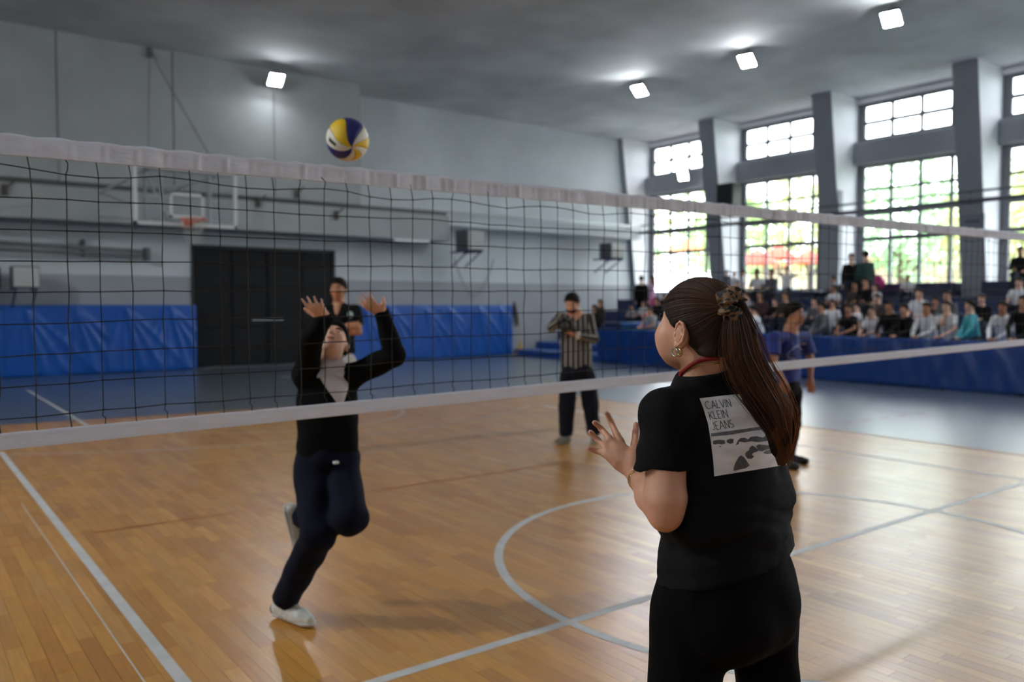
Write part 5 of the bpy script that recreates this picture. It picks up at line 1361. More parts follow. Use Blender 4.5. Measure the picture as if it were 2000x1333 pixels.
    G = {'C': (0.98, [arcp(0.52, 0.5, 0.48, 0.5, 45, 315, 12)]), 'A': (0.85, [[(0, 0), (0.42, 1), (0.84, 0)], [(0.15, 0.34), (0.69, 0.34)]]), 'L': (0.5, [[(0.02, 1), (0.02, 0), (0.5, 0)]]),
         'V': (0.78, [[(0, 1), (0.38, 0), (0.76, 1)]]), 'I': (0.12, [[(0.06, 0), (0.06, 1)]]), 'N': (0.72, [[(0.04, 0), (0.04, 1), (0.68, 0), (0.68, 1)]]), 'K': (0.68, [[(0.04, 0), (0.04, 1)], [(0.62, 1), (0.06, 0.42)], [(0.2, 0.56), (0.66, 0)]]),
         'E': (0.55, [[(0.52, 0), (0.04, 0), (0.04, 1), (0.52, 1)], [(0.04, 0.52), (0.46, 0.52)]]), 'J': (0.45, [[(0.38, 1), (0.38, 0.25)] + arcp(0.2, 0.22, 0.18, 0.22, 0, -160, 7)]),
         'S': (0.6, [arcp(0.3, 0.74, 0.26, 0.26, 40, 270, 8) + arcp(0.3, 0.25, 0.28, 0.25, 90, -140, 8)])}
    def word(txt, x0, y0, width, e1, e2, name):
        tot = sum(G[c][0]+0.17 for c in txt)-0.17; k = width/(tot); x = 0
        for c in txt:
            w_, st = G[c]; mb = MB()
            for sp_ in st: stroke([(x0+(x+a)*k*e1[0]+b*e2[0], y0+(x+a)*k*e1[1]+b*e2[1]) for a, b in sp_], 1.25, 0.0019, mb)
            mb.build('letter', M_INK, tee, False, off); x += w_+0.17
    e2 = (-4.6, -14.6)
    word('CALVIN', *Z(238, 366), 49.5, (0.995, -0.10), e2, 'calvin'); word('KLEIN', *Z(285, 487), 35.5, (0.99, -0.13), e2, 'klein'); word('JEANS', *Z(322, 610), 40.5, (0.99, -0.13), e2, 'jeans')
    mb = MB()
    for i in range(12):
        f0, f1 = i/12, (i+1)/12; xa, xb = 297+f0*1020, 297+f1*1020
        poly([Z(xa, 650-f0*142), Z(xb, 650-f1*142), Z(xb, 690-f1*138+6*math.sin(i)), Z(xa, 690-f0*138+6*math.sin(i-1))], 0.0014, mb)
    mb.build('printed_sea', M_SEA, tee, False, off)
    rocks = [[(318, 742), (345, 728), (400, 724), (455, 730), (462, 768), (420, 780), (380, 772), (340, 782), (318, 772)], [(478, 728), (520, 712), (560, 716), (556, 765), (515, 772), (480, 756)], [(582, 792), (600, 752), (628, 738), (618, 775)],
             [(600, 742), (640, 705), (690, 700), (730, 722), (760, 690), (830, 682), (905, 700), (940, 672), (990, 672), (996, 730), (930, 742), (850, 752), (760, 744), (690, 756), (640, 748)],
             [(820, 800), (850, 778), (930, 786), (965, 790), (1000, 760), (1006, 826), (950, 838), (890, 862), (850, 852)], [(695, 890), (712, 862), (740, 850), (748, 815), (780, 792), (815, 812), (850, 846), (838, 862), (790, 880), (775, 900), (800, 925), (770, 950), (722, 946), (700, 915)],
             [(905, 880), (940, 852), (1000, 838), (1022, 885), (950, 894)], [(555, 1092), (566, 1030), (590, 975), (622, 925), (648, 908), (682, 932), (715, 975), (748, 1028), (705, 1060), (640, 1074), (585, 1088)], [(1136, 1012), (1150, 982), (1185, 970), (1226, 978), (1228, 1002), (1180, 1014)], [(385, 806), (400, 797), (424, 803), (400, 811)]]
    for r_ in rocks:
        mb = MB(); poly([Z(*p) for p in r_], 0.0014, mb)
        if mb.v: mb.build('printed_rock', M_ROCK, tee, False, off)
    return t, body, tee
HERO = build_hero()
# ================================================================== THE OTHER FIVE STANDING FIGURES
def K(px_, py_, D): return at(px_, py_, D)
TOW = -AW
# --- the player setting the ball
def build_setter():
    D = 4.1
    J = dict(pelvis=K(640, 893, 4.12), chest=K(640, 785, 4.10), neck=K(648, 722, 4.08), head=K(650, 673, 4.10), hf=unit(TOW*0.62+UP*0.80+CR*0.10), hu=unit(AW*0.80+UP*0.6), bf=unit(TOW+CR*0.12),
             shR=K(598, 735, 4.05), elR=K(606, 665, 3.90), wrR=K(634, 622, 3.83), shL=K(688, 735, 4.10), elL=K(772, 694, 4.02), wrL=K(746, 612, 3.98),
             hdR=unit(UP*0.55-CR*0.25+TOW*0.75), hnR=unit(UP*0.8+AW*0.7), hdL=unit(UP*0.42-CR*0.5+TOW*0.55), hnL=unit(AW*0.7+UP*0.8),
             hipR=K(607, 915, 4.10), knR=K(621, 1045, 3.93), anR=K(556, 1148, 4.12), hipL=K(668, 912, 4.12), knL=K(684, 1012, 3.93), anL=K(592, 1010, 4.22))
    J['anR'] = np.array([*J['anR'][:2], 0.095])
    fd = unit(onz(606, 1192)-onz(535, 1170))
    J['toeR'] = J['anR']+fd*0.2-UP*0.06; J['toeL'] = J['anL']-UP*0.20+AW*0.05-CR*0.02
    M_CARD = mat('cardigan_black', srgb(11, 11, 12), 0.9, noise=0.1, nscale=10, bump=0.1, bscale=180, spec=0.12)
    sp = dict(s=0.95, skin=S_LIGHT, hair='short', top=M_CARD, bottom=mat('trousers_navy', srgb(15, 18, 33), 0.88, noise=0.08, nscale=9, spec=0.15), shoe=mat('trainer_white', srgb(196, 194, 186), 0.6, noise=0.12, nscale=40), sleeve='long', topname='cardigan', leg=0.082, fat=0.97, spread=0.30, curl=0.25, hem=0.22, soledir={'L': unit(CR*0.95+UP*0.15), 'R': UP}, thL=-1, thR=1, hs=0.98, neckcut=False, slv=1.18, shs=1.12)
    t, off, HR = person('person', J, sp, 'player in a black cardigan and navy trousers reaching up to set the ball', h=0.0085)
    s = 0.95; bf = J['bf']
    # open V of the cardigan with the white shirt in it
    for o in t.children:
        if o.name.startswith('cardigan'): card = o
    lo = J['pelvis']-0.3; hi = J['neck']+0.3
    S = SDF(lo, hi, 0.0085)
    nk = J['neck']
    S.cone(J['chest'], J['pelvis']+UP*0.06, 0.158*s, 0.150*s, 0.05, flat=(bf, 0.70)); S.cone(J['chest'], nk, 0.1*s, 0.066*s, 0.04)
    S.cone(nk-UP*0.02, nk+UP*0.025+bf*0.01, 0.064*s, 0.062*s, 0.01); S.ell(nk+UP*0.055+bf*0.02, (0.055, 0.055, 0.045), None, 0.005, 's')
    S.ripple(0.003, 0.1, 5)
    # keep only the wedge seen in the neckline, standing just proud of the cardigan front
    vb = K(667, 800, 4.0); fr_ = unit(bf)
    rgt = unit(np.cross(fr_, UP))
    cl = K(612, 722, 4.0); cr2 = K(690, 722, 4.0)
    S.V -= 0.016
    nL = unit(np.cross(vb-cl, fr_)); nR = unit(np.cross(cr2-vb, fr_))
    mid_ = (cl+cr2)/2
    if (mid_-vb) @ nL > 0: nL = -nL
    if (mid_-vb) @ nR > 0: nR = -nR
    S.plane(vb, nL); S.plane(vb, nR); S.plane(J['chest']-bf*0.03, -bf)
    S.ell(nk+UP*0.06+bf*0.02, (0.058, 0.058, 0.045), None, 0.005, 's')
    S.mesh('white_shirt', mat('shirt_white', srgb(206, 202, 206), 0.7, noise=0.05, nscale=8), t, off)
    # collar points
    for q in (-1, 1):
        a = nk+bf*0.045+rgt*q*0.052*s+UP*0.035; b = nk+bf*0.098+rgt*q*0.01-UP*0.012; c = nk+bf*0.085+rgt*q*0.062-UP*0.035; d_ = nk+rgt*q*0.073+UP*0.03-bf*0.01
        mb = MB(); mb.add([a, b, c, d_, a+bf*0.008, b+bf*0.008, c+bf*0.008, d_+bf*0.008], [(0, 1, 2, 3), (7, 6, 5, 4), (0, 4, 5, 1), (1, 5, 6, 2), (2, 6, 7, 3), (3, 7, 4, 0)]); mb.build('collar', mat('collar_white', srgb(214, 212, 214), 0.7), t, False, off)
    # laces and stripes on the grounded shoe
    a = J['anR']; u = UP; f = fd; r_ = unit(np.cross(f, u))
    for k in range(5):
        c = a-u*(0.004+0.009*k)+f*(0.065+0.019*k); mb = MB(); mb.tube([c-r_*0.02+u*0.004, c+u*0.010, c+r_*0.02+u*0.004], 0.003, 5); mb.build('lace', mat('lace_grey', srgb(150, 144, 134), 0.8), t, True, off)
    for sd in (-1, 1):
        for k in range(4):
            c = a-u*0.058+f*(0.0+0.033*k)+r_*sd*0.040; mb = MB(); mb.tube([c-u*0.012+f*0.018, c+f*0.004+r_*sd*0.001, c+u*0.016-f*0.008-r_*sd*0.004], 0.004, 5); mb.build('shoe_stripe', mat('stripe_pale', srgb(222, 220, 212), 0.5), t, True, off)
    mb = MB(); mb.ball(tuple(a-f*0.062-u*0.052-off), (0.036, 0.036, 0.032), 12, 8); mb.build('heel_patch', M_BLK, t, True)
    mb = MB(); q = K(656, 904, 4.0)-off; mb.box((q[0]-0.012, q[1]-0.012, q[2]-0.006), (q[0]+0.012, q[1]+0.012, q[2]+0.006), 0.002); mb.build('cardigan_tag', mat('tag_white', srgb(220, 220, 220), 0.5), t)
    return t
build_setter()

def stand(hx, hy, D, s, fwd, **kw):
    """joint set of an upright adult whose head centre projects to (hx, hy)"""
    H = at(hx, hy, D); f = unit(fwd); r = unit(np.cross(f, UP)); z = H[2]; u = UP
    J = dict(head=H, neck=H-u*0.165*s-f*0.015*s, chest=H-u*0.36*s-f*0.01*s, pelvis=H-u*0.71*s, hf=f, hu=u, bf=f)
    for q, sg in (('L', -1), ('R', 1)):
        J['sh'+q] = H-u*0.245*s+r*sg*0.175*s-f*0.01*s; J['el'+q] = J['sh'+q]-u*0.28*s+r*sg*0.04*s-f*0.01; J['wr'+q] = J['el'+q]-u*0.24*s+f*0.05*s; J['hd'+q] = -u+f*0.2; J['hn'+q] = -r*sg
        J['hip'+q] = J['pelvis']+r*sg*0.09*s-u*0.03*s; b = J['pelvis']+r*sg*0.11*s
        J['an'+q] = np.array([b[0], b[1], 0.09*s])+r*sg*0.02; J['kn'+q] = (J['hip'+q]+J['an'+q])/2+f*0.02+UP*0.01; J['toe'+q] = J['an'+q]+f*0.2*s-u*0.06*s
    J.update(kw); return J

# --- man with folded arms by the black door
D = 8.8; f = unit(TOW*0.95-CR*0.12)
J = stand(661, 567, D, 1.07, f)
J.update(shR=K(637, 607, 8.82), shL=K(694, 607, 8.8), elR=K(639, 645, 8.72), elL=K(700, 648, 8.68), wrR=K(676, 638, 8.55), wrL=K(660, 650, 8.52), hdR=unit(CR+UP*0.1), hnR=AW, hdL=unit(-CR+UP*0.2), hnL=AW)
sp = dict(s=1.05, skin=S_TAN, hair='full', top=mat('polo_black', srgb(12, 13, 15), 0.85, spec=0.2), bottom=mat('shorts_pale', srgb(204, 200, 192), 0.8), shorts=True, leg=0.075, hem=0.05, hemz=1.06, shoe=mat('trainer_white', srgb(196, 194, 186), 0.6), topname='polo_shirt')
t, off, HR = person('person', J, sp, 'man in a black polo shirt standing with folded arms by the black door', h=0.0125)
q = K(683, 615, 8.62)-off; mb = MB(); mb.ball(tuple(q+AW*0.03), (0.03, 0.03, 0.035), 10, 6); mb.build('chest_badge', mat('badge_pale', srgb(150, 180, 180), 0.6), t, True)
# --- photographer in the striped shirt
D = 9.28; f = unit(TOW*0.96-CR*0.10)
def stripes():
    m = bpy.data.materials.new('striped_cloth'); m.use_nodes = True; nt = m.node_tree; p = nt.nodes['Principled BSDF']; p.inputs['Roughness'].default_value = 0.85
    a = nt.nodes.new('ShaderNodeAttribute'); a.attribute_name = 'stripe'; mu = nt.nodes.new('ShaderNodeMath'); mu.operation = 'MULTIPLY'; mu.inputs[1].default_value = 1/0.056; fr = nt.nodes.new('ShaderNodeMath'); fr.operation = 'FRACT'
    c = nt.nodes.new('ShaderNodeValToRGB'); c.color_ramp.interpolation = 'CONSTANT'; e = c.color_ramp.elements
    e[0].color = (*srgb(24, 24, 20), 1); e[1].position = 0.52; e[1].color = (*srgb(168, 160, 152), 1)
    for pos, cc_ in ((0.74, (30, 30, 24)), (0.8, (120, 116, 108)), (0.93, (24, 24, 20))): x = e.new(pos); x.color = (*srgb(*cc_), 1)
    nt.links.new(a.outputs['Fac'], mu.inputs[0]); nt.links.new(mu.outputs[0], fr.inputs[0]); nt.links.new(fr.outputs[0], c.inputs['Fac']); nt.links.new(c.outputs['Color'], p.inputs['Base Color']); return m
J = stand(1117, 594, D, 1.0, f)
J.update(hf=unit(f*0.85-UP*0.35-CR*0.15), hu=unit(UP*0.9+f*0.35), neck=K(1126, 613, 9.34), shR=K(1094, 622, 9.3), shL=K(1151, 624, 9.36), elR=K(1077, 640, 9.15), elL=K(1160, 662, 9.2), wrR=K(1096, 625, 9.02), wrL=K(1124, 655, 9.0),
         hdR=unit(CR*0.9-UP*0.15-AW*0.2), hnR=-UP, hdL=unit(-CR*0.8+UP*0.3-AW*0.3), hnL=UP, chest=K(1124, 655, 9.32), pelvis=K(1127, 722, 9.32))
J['hipR'] = K(1110, 735, 9.30); J['hipL'] = K(1146, 735, 9.34); aR, aL = onz(1105, 866), onz(1163, 868)
J['anR'] = np.array([aR[0], aR[1], 0.09]); J['anL'] = np.array([aL[0], aL[1], 0.09])+AW*0.15
J['knR'] = (J['hipR']+J['anR'])/2; J['knL'] = (J['hipL']+J['anL'])/2; J['toeR'] = J['anR']-CR*0.12+TOW*0.14-UP*0.05; J['toeL'] = J['anL']+TOW*0.2-UP*0.05
arms = [(J['sh'+q], J['el'+q]) for q in 'LR'] + [(J['el'+q], J['wr'+q]) for q in 'LR']
def stripe_coord(P, J=J, arms=arms):
    out = (P @ CR); best = np.full(len(P), 1e9)
    c = J['chest']; p = J['pelvis']; ab = p-c; tt = np.clip(((P-c) @ ab)/(ab @ ab), -0.6, 1.6); best = np.linalg.norm(P-c-tt[:, None]*ab, axis=1)-0.14
    for a, b in arms:
        ab = b-a; tt = np.clip(((P-a) @ ab)/(ab @ ab), 0, 1); q = P-a-tt[:, None]*ab; d = np.linalg.norm(q, axis=1)-0.05
        d_ = unit(ab); e1 = unit(np.cross(d_, CF)); e2 = np.cross(d_, e1); an = np.arctan2(q @ e2, q @ e1)*0.056*5/(2*math.pi)
        m = d < best; out = np.where(m, an, out); best = np.where(m, d, best)
    return out
sp = dict(s=1.0, skin=S_MID, hair='full', top=stripes(), bottom=mat('jeans_dark', srgb(18, 20, 32), 0.85, spec=0.2), leg=0.088, hem=0.10, hemz=0.855, sleeve='long', shoe=mat('suede_grey', srgb(128, 124, 116), 0.8), topname='striped_shirt', uvw=stripe_coord, fat=1.06)
t, off, HR = person('person', J, sp, 'photographer in a black and white striped shirt aiming a camera', h=0.0115)
mb = MB()
nl = K(1122, 656, 9.02)-off; mb.tube([J['wrL']-off+CR*0.05, J['wrL']-off], 0.046, 10); mb.build('white_cuff', mat('cuff_white', srgb(214, 206, 196), 0.7), t, True)
# beard shadow on the chin
c = J['head']; L_ = lambda x, y, z: c+HR @ np.array([x, y, z])
S = SDF(c-0.16, c+0.16, 0.008); S.ell(L_(0, 0.026, -0.045), np.array([0.062, 0.066, 0.068]), HR, 0); S.ell(L_(0, 0.08, 0.0), (0.05, 0.05, 0.048), HR, 0.005, 's'); S.plane(L_(0, 0, -0.03), HR[:, 2], 0.004); S.mesh('beard', M_HAIR, t, off)
cm = top('camera_handheld', tuple(K(1103, 634, 8.9)), 'black camera held up by the photographer in the striped shirt', 'camera')
cr_ = frame(unit(TOW*0.95-UP*0.28-CR*0.1), UP); Rm = Matrix(cr_.tolist())
def rb_(mb): mb.v = [tuple(Rm @ Vector(v)) for v in mb.v]; return mb
rb_(MB().box((-0.075, -0.045, -0.05), (0.075, 0.035, 0.05), 0.012)).build('camera_body', M_BLK, cm)
rb_(MB().box((-0.03, -0.04, 0.045), (0.03, 0.035, 0.08), 0.01)).build('viewfinder_hump', M_BLK, cm)
mb = MB(); mb.tube([(0, 0.03, 0), (0, 0.06, 0), (0, 0.06, 0), (0, 0.14, 0)], [0.038, 0.038, 0.042, 0.044], 16); rb_(mb).build('lens', M_BLK, cm, True)
rb_(MB().box((-0.09, -0.03, -0.05), (-0.065, 0.05, 0.045), 0.01)).build('grip', M_DARK, cm)
# --- boy in the blue T-shirt and glasses
D = 8.15; f = unit(CR*0.86+TOW*0.5)
J = stand(1552, 615, D, 0.92, f)
J.update(hf=unit(CR*0.78+TOW*0.62), neck=K(1545, 643, 8.15), chest=K(1540, 690, 8.15), pelvis=K(1538, 752, 8.15), shR=K(1511, 660, 8.0), shL=K(1571, 660, 8.3), elR=K(1512, 710, 7.93), elL=K(1584, 705, 8.33), wrR=K(1530, 745, 7.85), wrL=K(1583, 742, 8.25), hdR=unit(-UP+CR*0.3), hdL=unit(-UP+CR*0.1), hnR=unit(AW), hnL=unit(TOW))
g1 = onz(1554, 905); g2 = onz(1522, 915)
J['anR'] = np.array([g2[0], g2[1], 0.085]); J['anL'] = np.array([g1[0], g1[1], 0.085])-f*0.06
J['hipR'] = K(1527, 765, 8.08); J['hipL'] = K(1548, 765, 8.22)
for q in 'LR': J['kn'+q] = (J['hip'+q]+J['an'+q])/2+f*0.02; J['toe'+q] = J['an'+q]+f*0.2-UP*0.05
sp = dict(s=0.98, skin=S_TAN, hair='full', top=mat('tee_blue', srgb(36, 52, 128), 0.75, noise=0.08, nscale=8), bottom=mat('track_black', srgb(12, 12, 15), 0.85, spec=0.2), leg=0.07, hem=0.08, hemz=0.80, shoe=M_BLK, sole=M_BLK, fat=1.02)
t, off, HR = person('person', J, sp, 'boy with glasses in a blue T-shirt standing beyond the net', h=0.0115)
L_ = lambda x, y, z: J['head']+HR @ (np.array([x, y, z])*0.98)-off
mb = MB()
for q in (-1, 1):
    mb.tube([L_(q*0.034+0.023*math.cos(a), 0.104-0.01*abs(math.cos(a))*(1 if q*math.cos(a) > 0 else 0), 0.008+0.019*math.sin(a)) for a in np.linspace(0, 2*math.pi, 17)[:-1]], 0.0034, 5, closed=True)
    mb.tube([L_(q*0.056, 0.095, 0.012), L_(q*0.078, 0.04, 0.012), L_(q*0.08, -0.005, 0.006)], 0.0022, 5)
mb.tube([L_(-0.011, 0.106, 0.01), L_(0.011, 0.106, 0.01)], 0.0022, 5); mb.build('glasses', mat('glasses_frame', srgb(150, 165, 205), 0.25), t, True)
# outline drawing printed on the blue tee
tee = [o for o in t.children if o.name.startswith('shirt')][-1]; bt = bvh_of([tee], off); mb = MB()
pl = [(1529, 718), (1534, 709), (1545, 708), (1555, 706), (1552, 702), (1541, 700), (1537, 694), (1545, 684), (1557, 675), (1563, 681), (1571, 684)]
for a, b in zip(pl[:-1], pl[1:]):
    A = []; B_ = []
    for i in range(5):
        f_ = i/4; x, y = a[0]+(b[0]-a[0])*f_, a[1]+(b[1]-a[1])*f_; p = cast(bt, x, y-0.8, 0.004); q = cast(bt, x, y+0.8, 0.004)
        if p is not None and q is not None: A.append(p); B_.append(q)
    if len(A) > 1: mb.grid([A, B_])
if mb.v: mb.build('print_outline', mat('print_pale', srgb(190, 190, 225), 0.6), t, False, off)
mb = MB(); A = [cast(bt, x, 670, 0.004) for x in (1565, 1568, 1571, 1574)]; B_ = [cast(bt, x, 673, 0.004) for x in (1565, 1568, 1571, 1574)]
if all(a is not None for a in A+B_): mb.grid([A, B_]); mb.build('chest_logo', mat('logo_pale', srgb(190, 190, 215), 0.6), t, False, off)

# ================================================================== THE SPECTATORS
WHT = mat('school_shirt_white', srgb(212, 212, 216), 0.75, noise=0.05, nscale=6); LGR = mat('hoodie_light_grey', srgb(150, 150, 154), 0.85); GRY = mat('jacket_grey', srgb(92, 92, 98), 0.85); BLK = mat('top_black', srgb(14, 14, 17), 0.85, spec=0.2); MRN = mat('top_maroon', srgb(64, 34, 36), 0.85)
GRN = mat('top_green', srgb(30, 66, 58), 0.8); PNK = mat('top_pink', srgb(206, 156, 190), 0.8); REDM = mat('top_red', srgb(150, 30, 40), 0.8); TEAL = mat('jacket_teal', srgb(62, 160, 172), 0.7); BRN = mat('top_brown', srgb(62, 50, 46), 0.85)
NVY = mat('trousers_school_navy', srgb(26, 30, 46), 0.85); JEAN = mat('trousers_jean', srgb(50, 62, 92), 0.85); PINKB = mat('skirt_magenta', srgb(190, 60, 120), 0.8)
COUT = unit([-1, 0.0, 0])
def spectator(hx, hy, mode, tm, label, s=0.86, face=0.0, skin_=None, hair='short', bm=NVY, sleeve='short', X=None, arms=None, group='spectators', hairm=None, pitch=0.0, lean=None):
    rr = random.Random(int(hx*7+hy)); f = unit([-math.cos(face), math.sin(face), 0.0]); r = unit(np.cross(f, UP)); u = UP
    if mode == 'rail':          # standing behind the barrier, forearms on it
        X = X or 15.95; H = onx(hx, hy, X); base = TZ[0]; s = min(0.98, max(0.68, (H[2]-base)/1.40)); ln = 0.16 if lean is None else lean
        P = H-u*0.60*s+np.array([ln, 0, 0]); P[0] = max(P[0], 15.85); 
        J = dict(head=H, neck=H-u*0.15*s+np.array([0.03, 0, 0]), chest=H*0.55+P*0.45-u*0.03, pelvis=P, hf=unit(f-u*pitch), hu=unit(u+f*pitch), bf=f)
        for q, sg in (('L', -1), ('R', 1)):
            J['sh'+q] = J['neck']-u*0.07*s+r*sg*0.15*s; e = J['sh'+q]+np.array([-0.12, 0, 0])*s-u*0.22*s+r*sg*0.05; e[2] = max(e[2], 0.99); e[0] = max(e[0], 15.68)
            J['el'+q] = e; w = e+np.array([-0.12, 0, 0])-r*sg*0.14*s; w[2] = 0.975; w[0] = 15.56; J['wr'+q] = w; J['hd'+q] = unit(-r*sg+f*0.3-u*0.2); J['hn'+q] = -u
            J['hip'+q] = P+r*sg*0.08*s-u*0.03; a = np.array([max(P[0], 15.85), P[1], base+0.08*s])+np.array([0, sg*0.09*s, 0])*1.0; J['an'+q] = a+np.array([0.03, 0, 0]); J['kn'+q] = (J['hip'+q]+J['an'+q])/2; J['toe'+q] = J['an'+q]+f*0.1-u*0.05
    elif mode == 'sit':
        best = None
        for k in range(1, 7):
            Xk = (TX[k] if k < 6 else 21.05)+0.2; H = onx(hx, hy, Xk); zt = TZ[k] if k < 6 else 2.14
            ss = (H[2]-zt)/0.74; c = abs(ss-s)
            if best is None or c < best[0]: best = (c, k, Xk, H, ss, zt)
        _, k, Xk, H, ss, zt = best; s = min(1.02, max(0.66, ss)); P = np.array([Xk+0.06, H[1], zt+0.135*s]); zf = TZ[k-1] if k < 6 else TZ[5]
        ln = 0.0 if lean is None else lean
        J = dict(head=H+np.array([-ln, 0, 0]), neck=H-u*0.15*s+np.array([0.02, 0, 0]), chest=H*0.45+P*0.55+u*0.04, pelvis=P, hf=unit(f-u*pitch), hu=unit(u+f*pitch), bf=f)
        for q, sg in (('L', -1), ('R', 1)):
            J['sh'+q] = J['neck']-u*0.07*s+r*sg*0.155*s; J['hip'+q] = P+r*sg*0.085*s; kn_ = J['hip'+q]+f*0.38*s+r*sg*0.05+u*0.03; J['kn'+q] = kn_
            J['an'+q] = np.array([kn_[0]+0.0, kn_[1], max(zf+0.08*s, kn_[2]-0.42*s)])-f*(-0.02); J['toe'+q] = J['an'+q]+f*0.15-u*0.05
            e = J['sh'+q]-u*0.22*s+f*0.06+r*sg*0.05; J['el'+q] = e; J['wr'+q] = e*0.3+kn_*0.7+u*0.09*s-r*sg*0.03; J['hd'+q] = unit(f-r*sg*0.5-u*0.3); J['hn'+q] = -u
    else:                        # standing on a tier
        best = None
        for k in range(0, 7):
            Xk = (TX[k] if k < 6 else 21.35)+0.4 if X is None else X; H = onx(hx, hy, Xk); zt = TZ[k] if k < 6 else 2.14
            if X is not None: zt = [z for x_, z in zip(TX, TZ) if x_ < X][-1]
            ss = (H[2]-zt)/1.48; c = abs(ss-s)
            if best is None or c < best[0]: best = (c, k, Xk, H, ss, zt)
        _, k, Xk, H, ss, zt = best; s = min(1.02, max(0.6, ss)); J = dict(head=H, neck=H-u*0.155*s, chest=H-u*0.34*s, pelvis=H-u*0.66*s, hf=unit(f-u*pitch), hu=u, bf=f)
        for q, sg in (('L', -1), ('R', 1)):
            J['sh'+q] = H-u*0.235*s+r*sg*0.165*s; J['el'+q] = J['sh'+q]-u*0.26*s+r*sg*0.05*s; J['wr'+q] = J['el'+q]-u*0.22*s+f*0.06*s; J['hd'+q] = -u; J['hn'+q] = -r*sg
            J['hip'+q] = J['pelvis']+r*sg*0.08*s; J['an'+q] = np.array([*(J['pelvis']+r*sg*0.1*s)[:2], zt+0.085*s]); J['kn'+q] = (J['hip'+q]+J['an'+q])/2; J['toe'+q] = J['an'+q]+f*0.15*s-u*0.05*s
    if arms: arms(J, r, f, s)
    sp = dict(s=s, base=J['anL'][2]-0.09*s, skin=skin_ or rr.choice((S_LIGHT, S_MID, S_TAN)), hair=hair, hairm=hairm or (M_HAIR if rr.random() < 0.8 else M_HAIRB), top=tm, bottom=bm, sleeve=sleeve, fingers=False, leg=0.07, shoe=M_BLK, face=abs(face) < 1.9, hem=0.02)
    return person('person', J, sp, label, group=None, h=0.0225, hh=0.016)
def arms_out(J, r, f, s):
    J['elL'] = J['shL']-r*0.22*s+UP*0.02; J['wrL'] = J['elL']-r*0.2*s-UP*0.03; J['elR'] = J['shR']+r*0.16*s+UP*0.16*s; J['wrR'] = J['elR']+UP*0.22*s; J['hdL'] = -r; J['hdR'] = UP
def cross(J, r, f, s):
    for q, sg in (('L', -1), ('R', 1)): J['el'+q] = J['sh'+q]-UP*0.2*s+r*sg*0.04+f*0.05; J['wr'+q] = J['chest']-r*sg*0.02+f*0.14*s-UP*0.05*s; J['hd'+q] = -r*sg
def chin(J, r, f, s):
    J['wrR'] = J['head']-UP*0.15*s+f*0.07*s; J['elR'] = J['wrR']-UP*0.2*s+r*0.06+f*0.02; J['hdR'] = UP
def leg_out(J, r, f, s):
    J['knL'] = J['hipL']-r*0.34*s+UP*0.04; J['anL'] = J['knL']-UP*0.38*s+r*0.04; J['toeL'] = J['anL']-r*0.12-UP*0.05; J['wrL'] = J['hipL']+f*0.18+UP*0.1
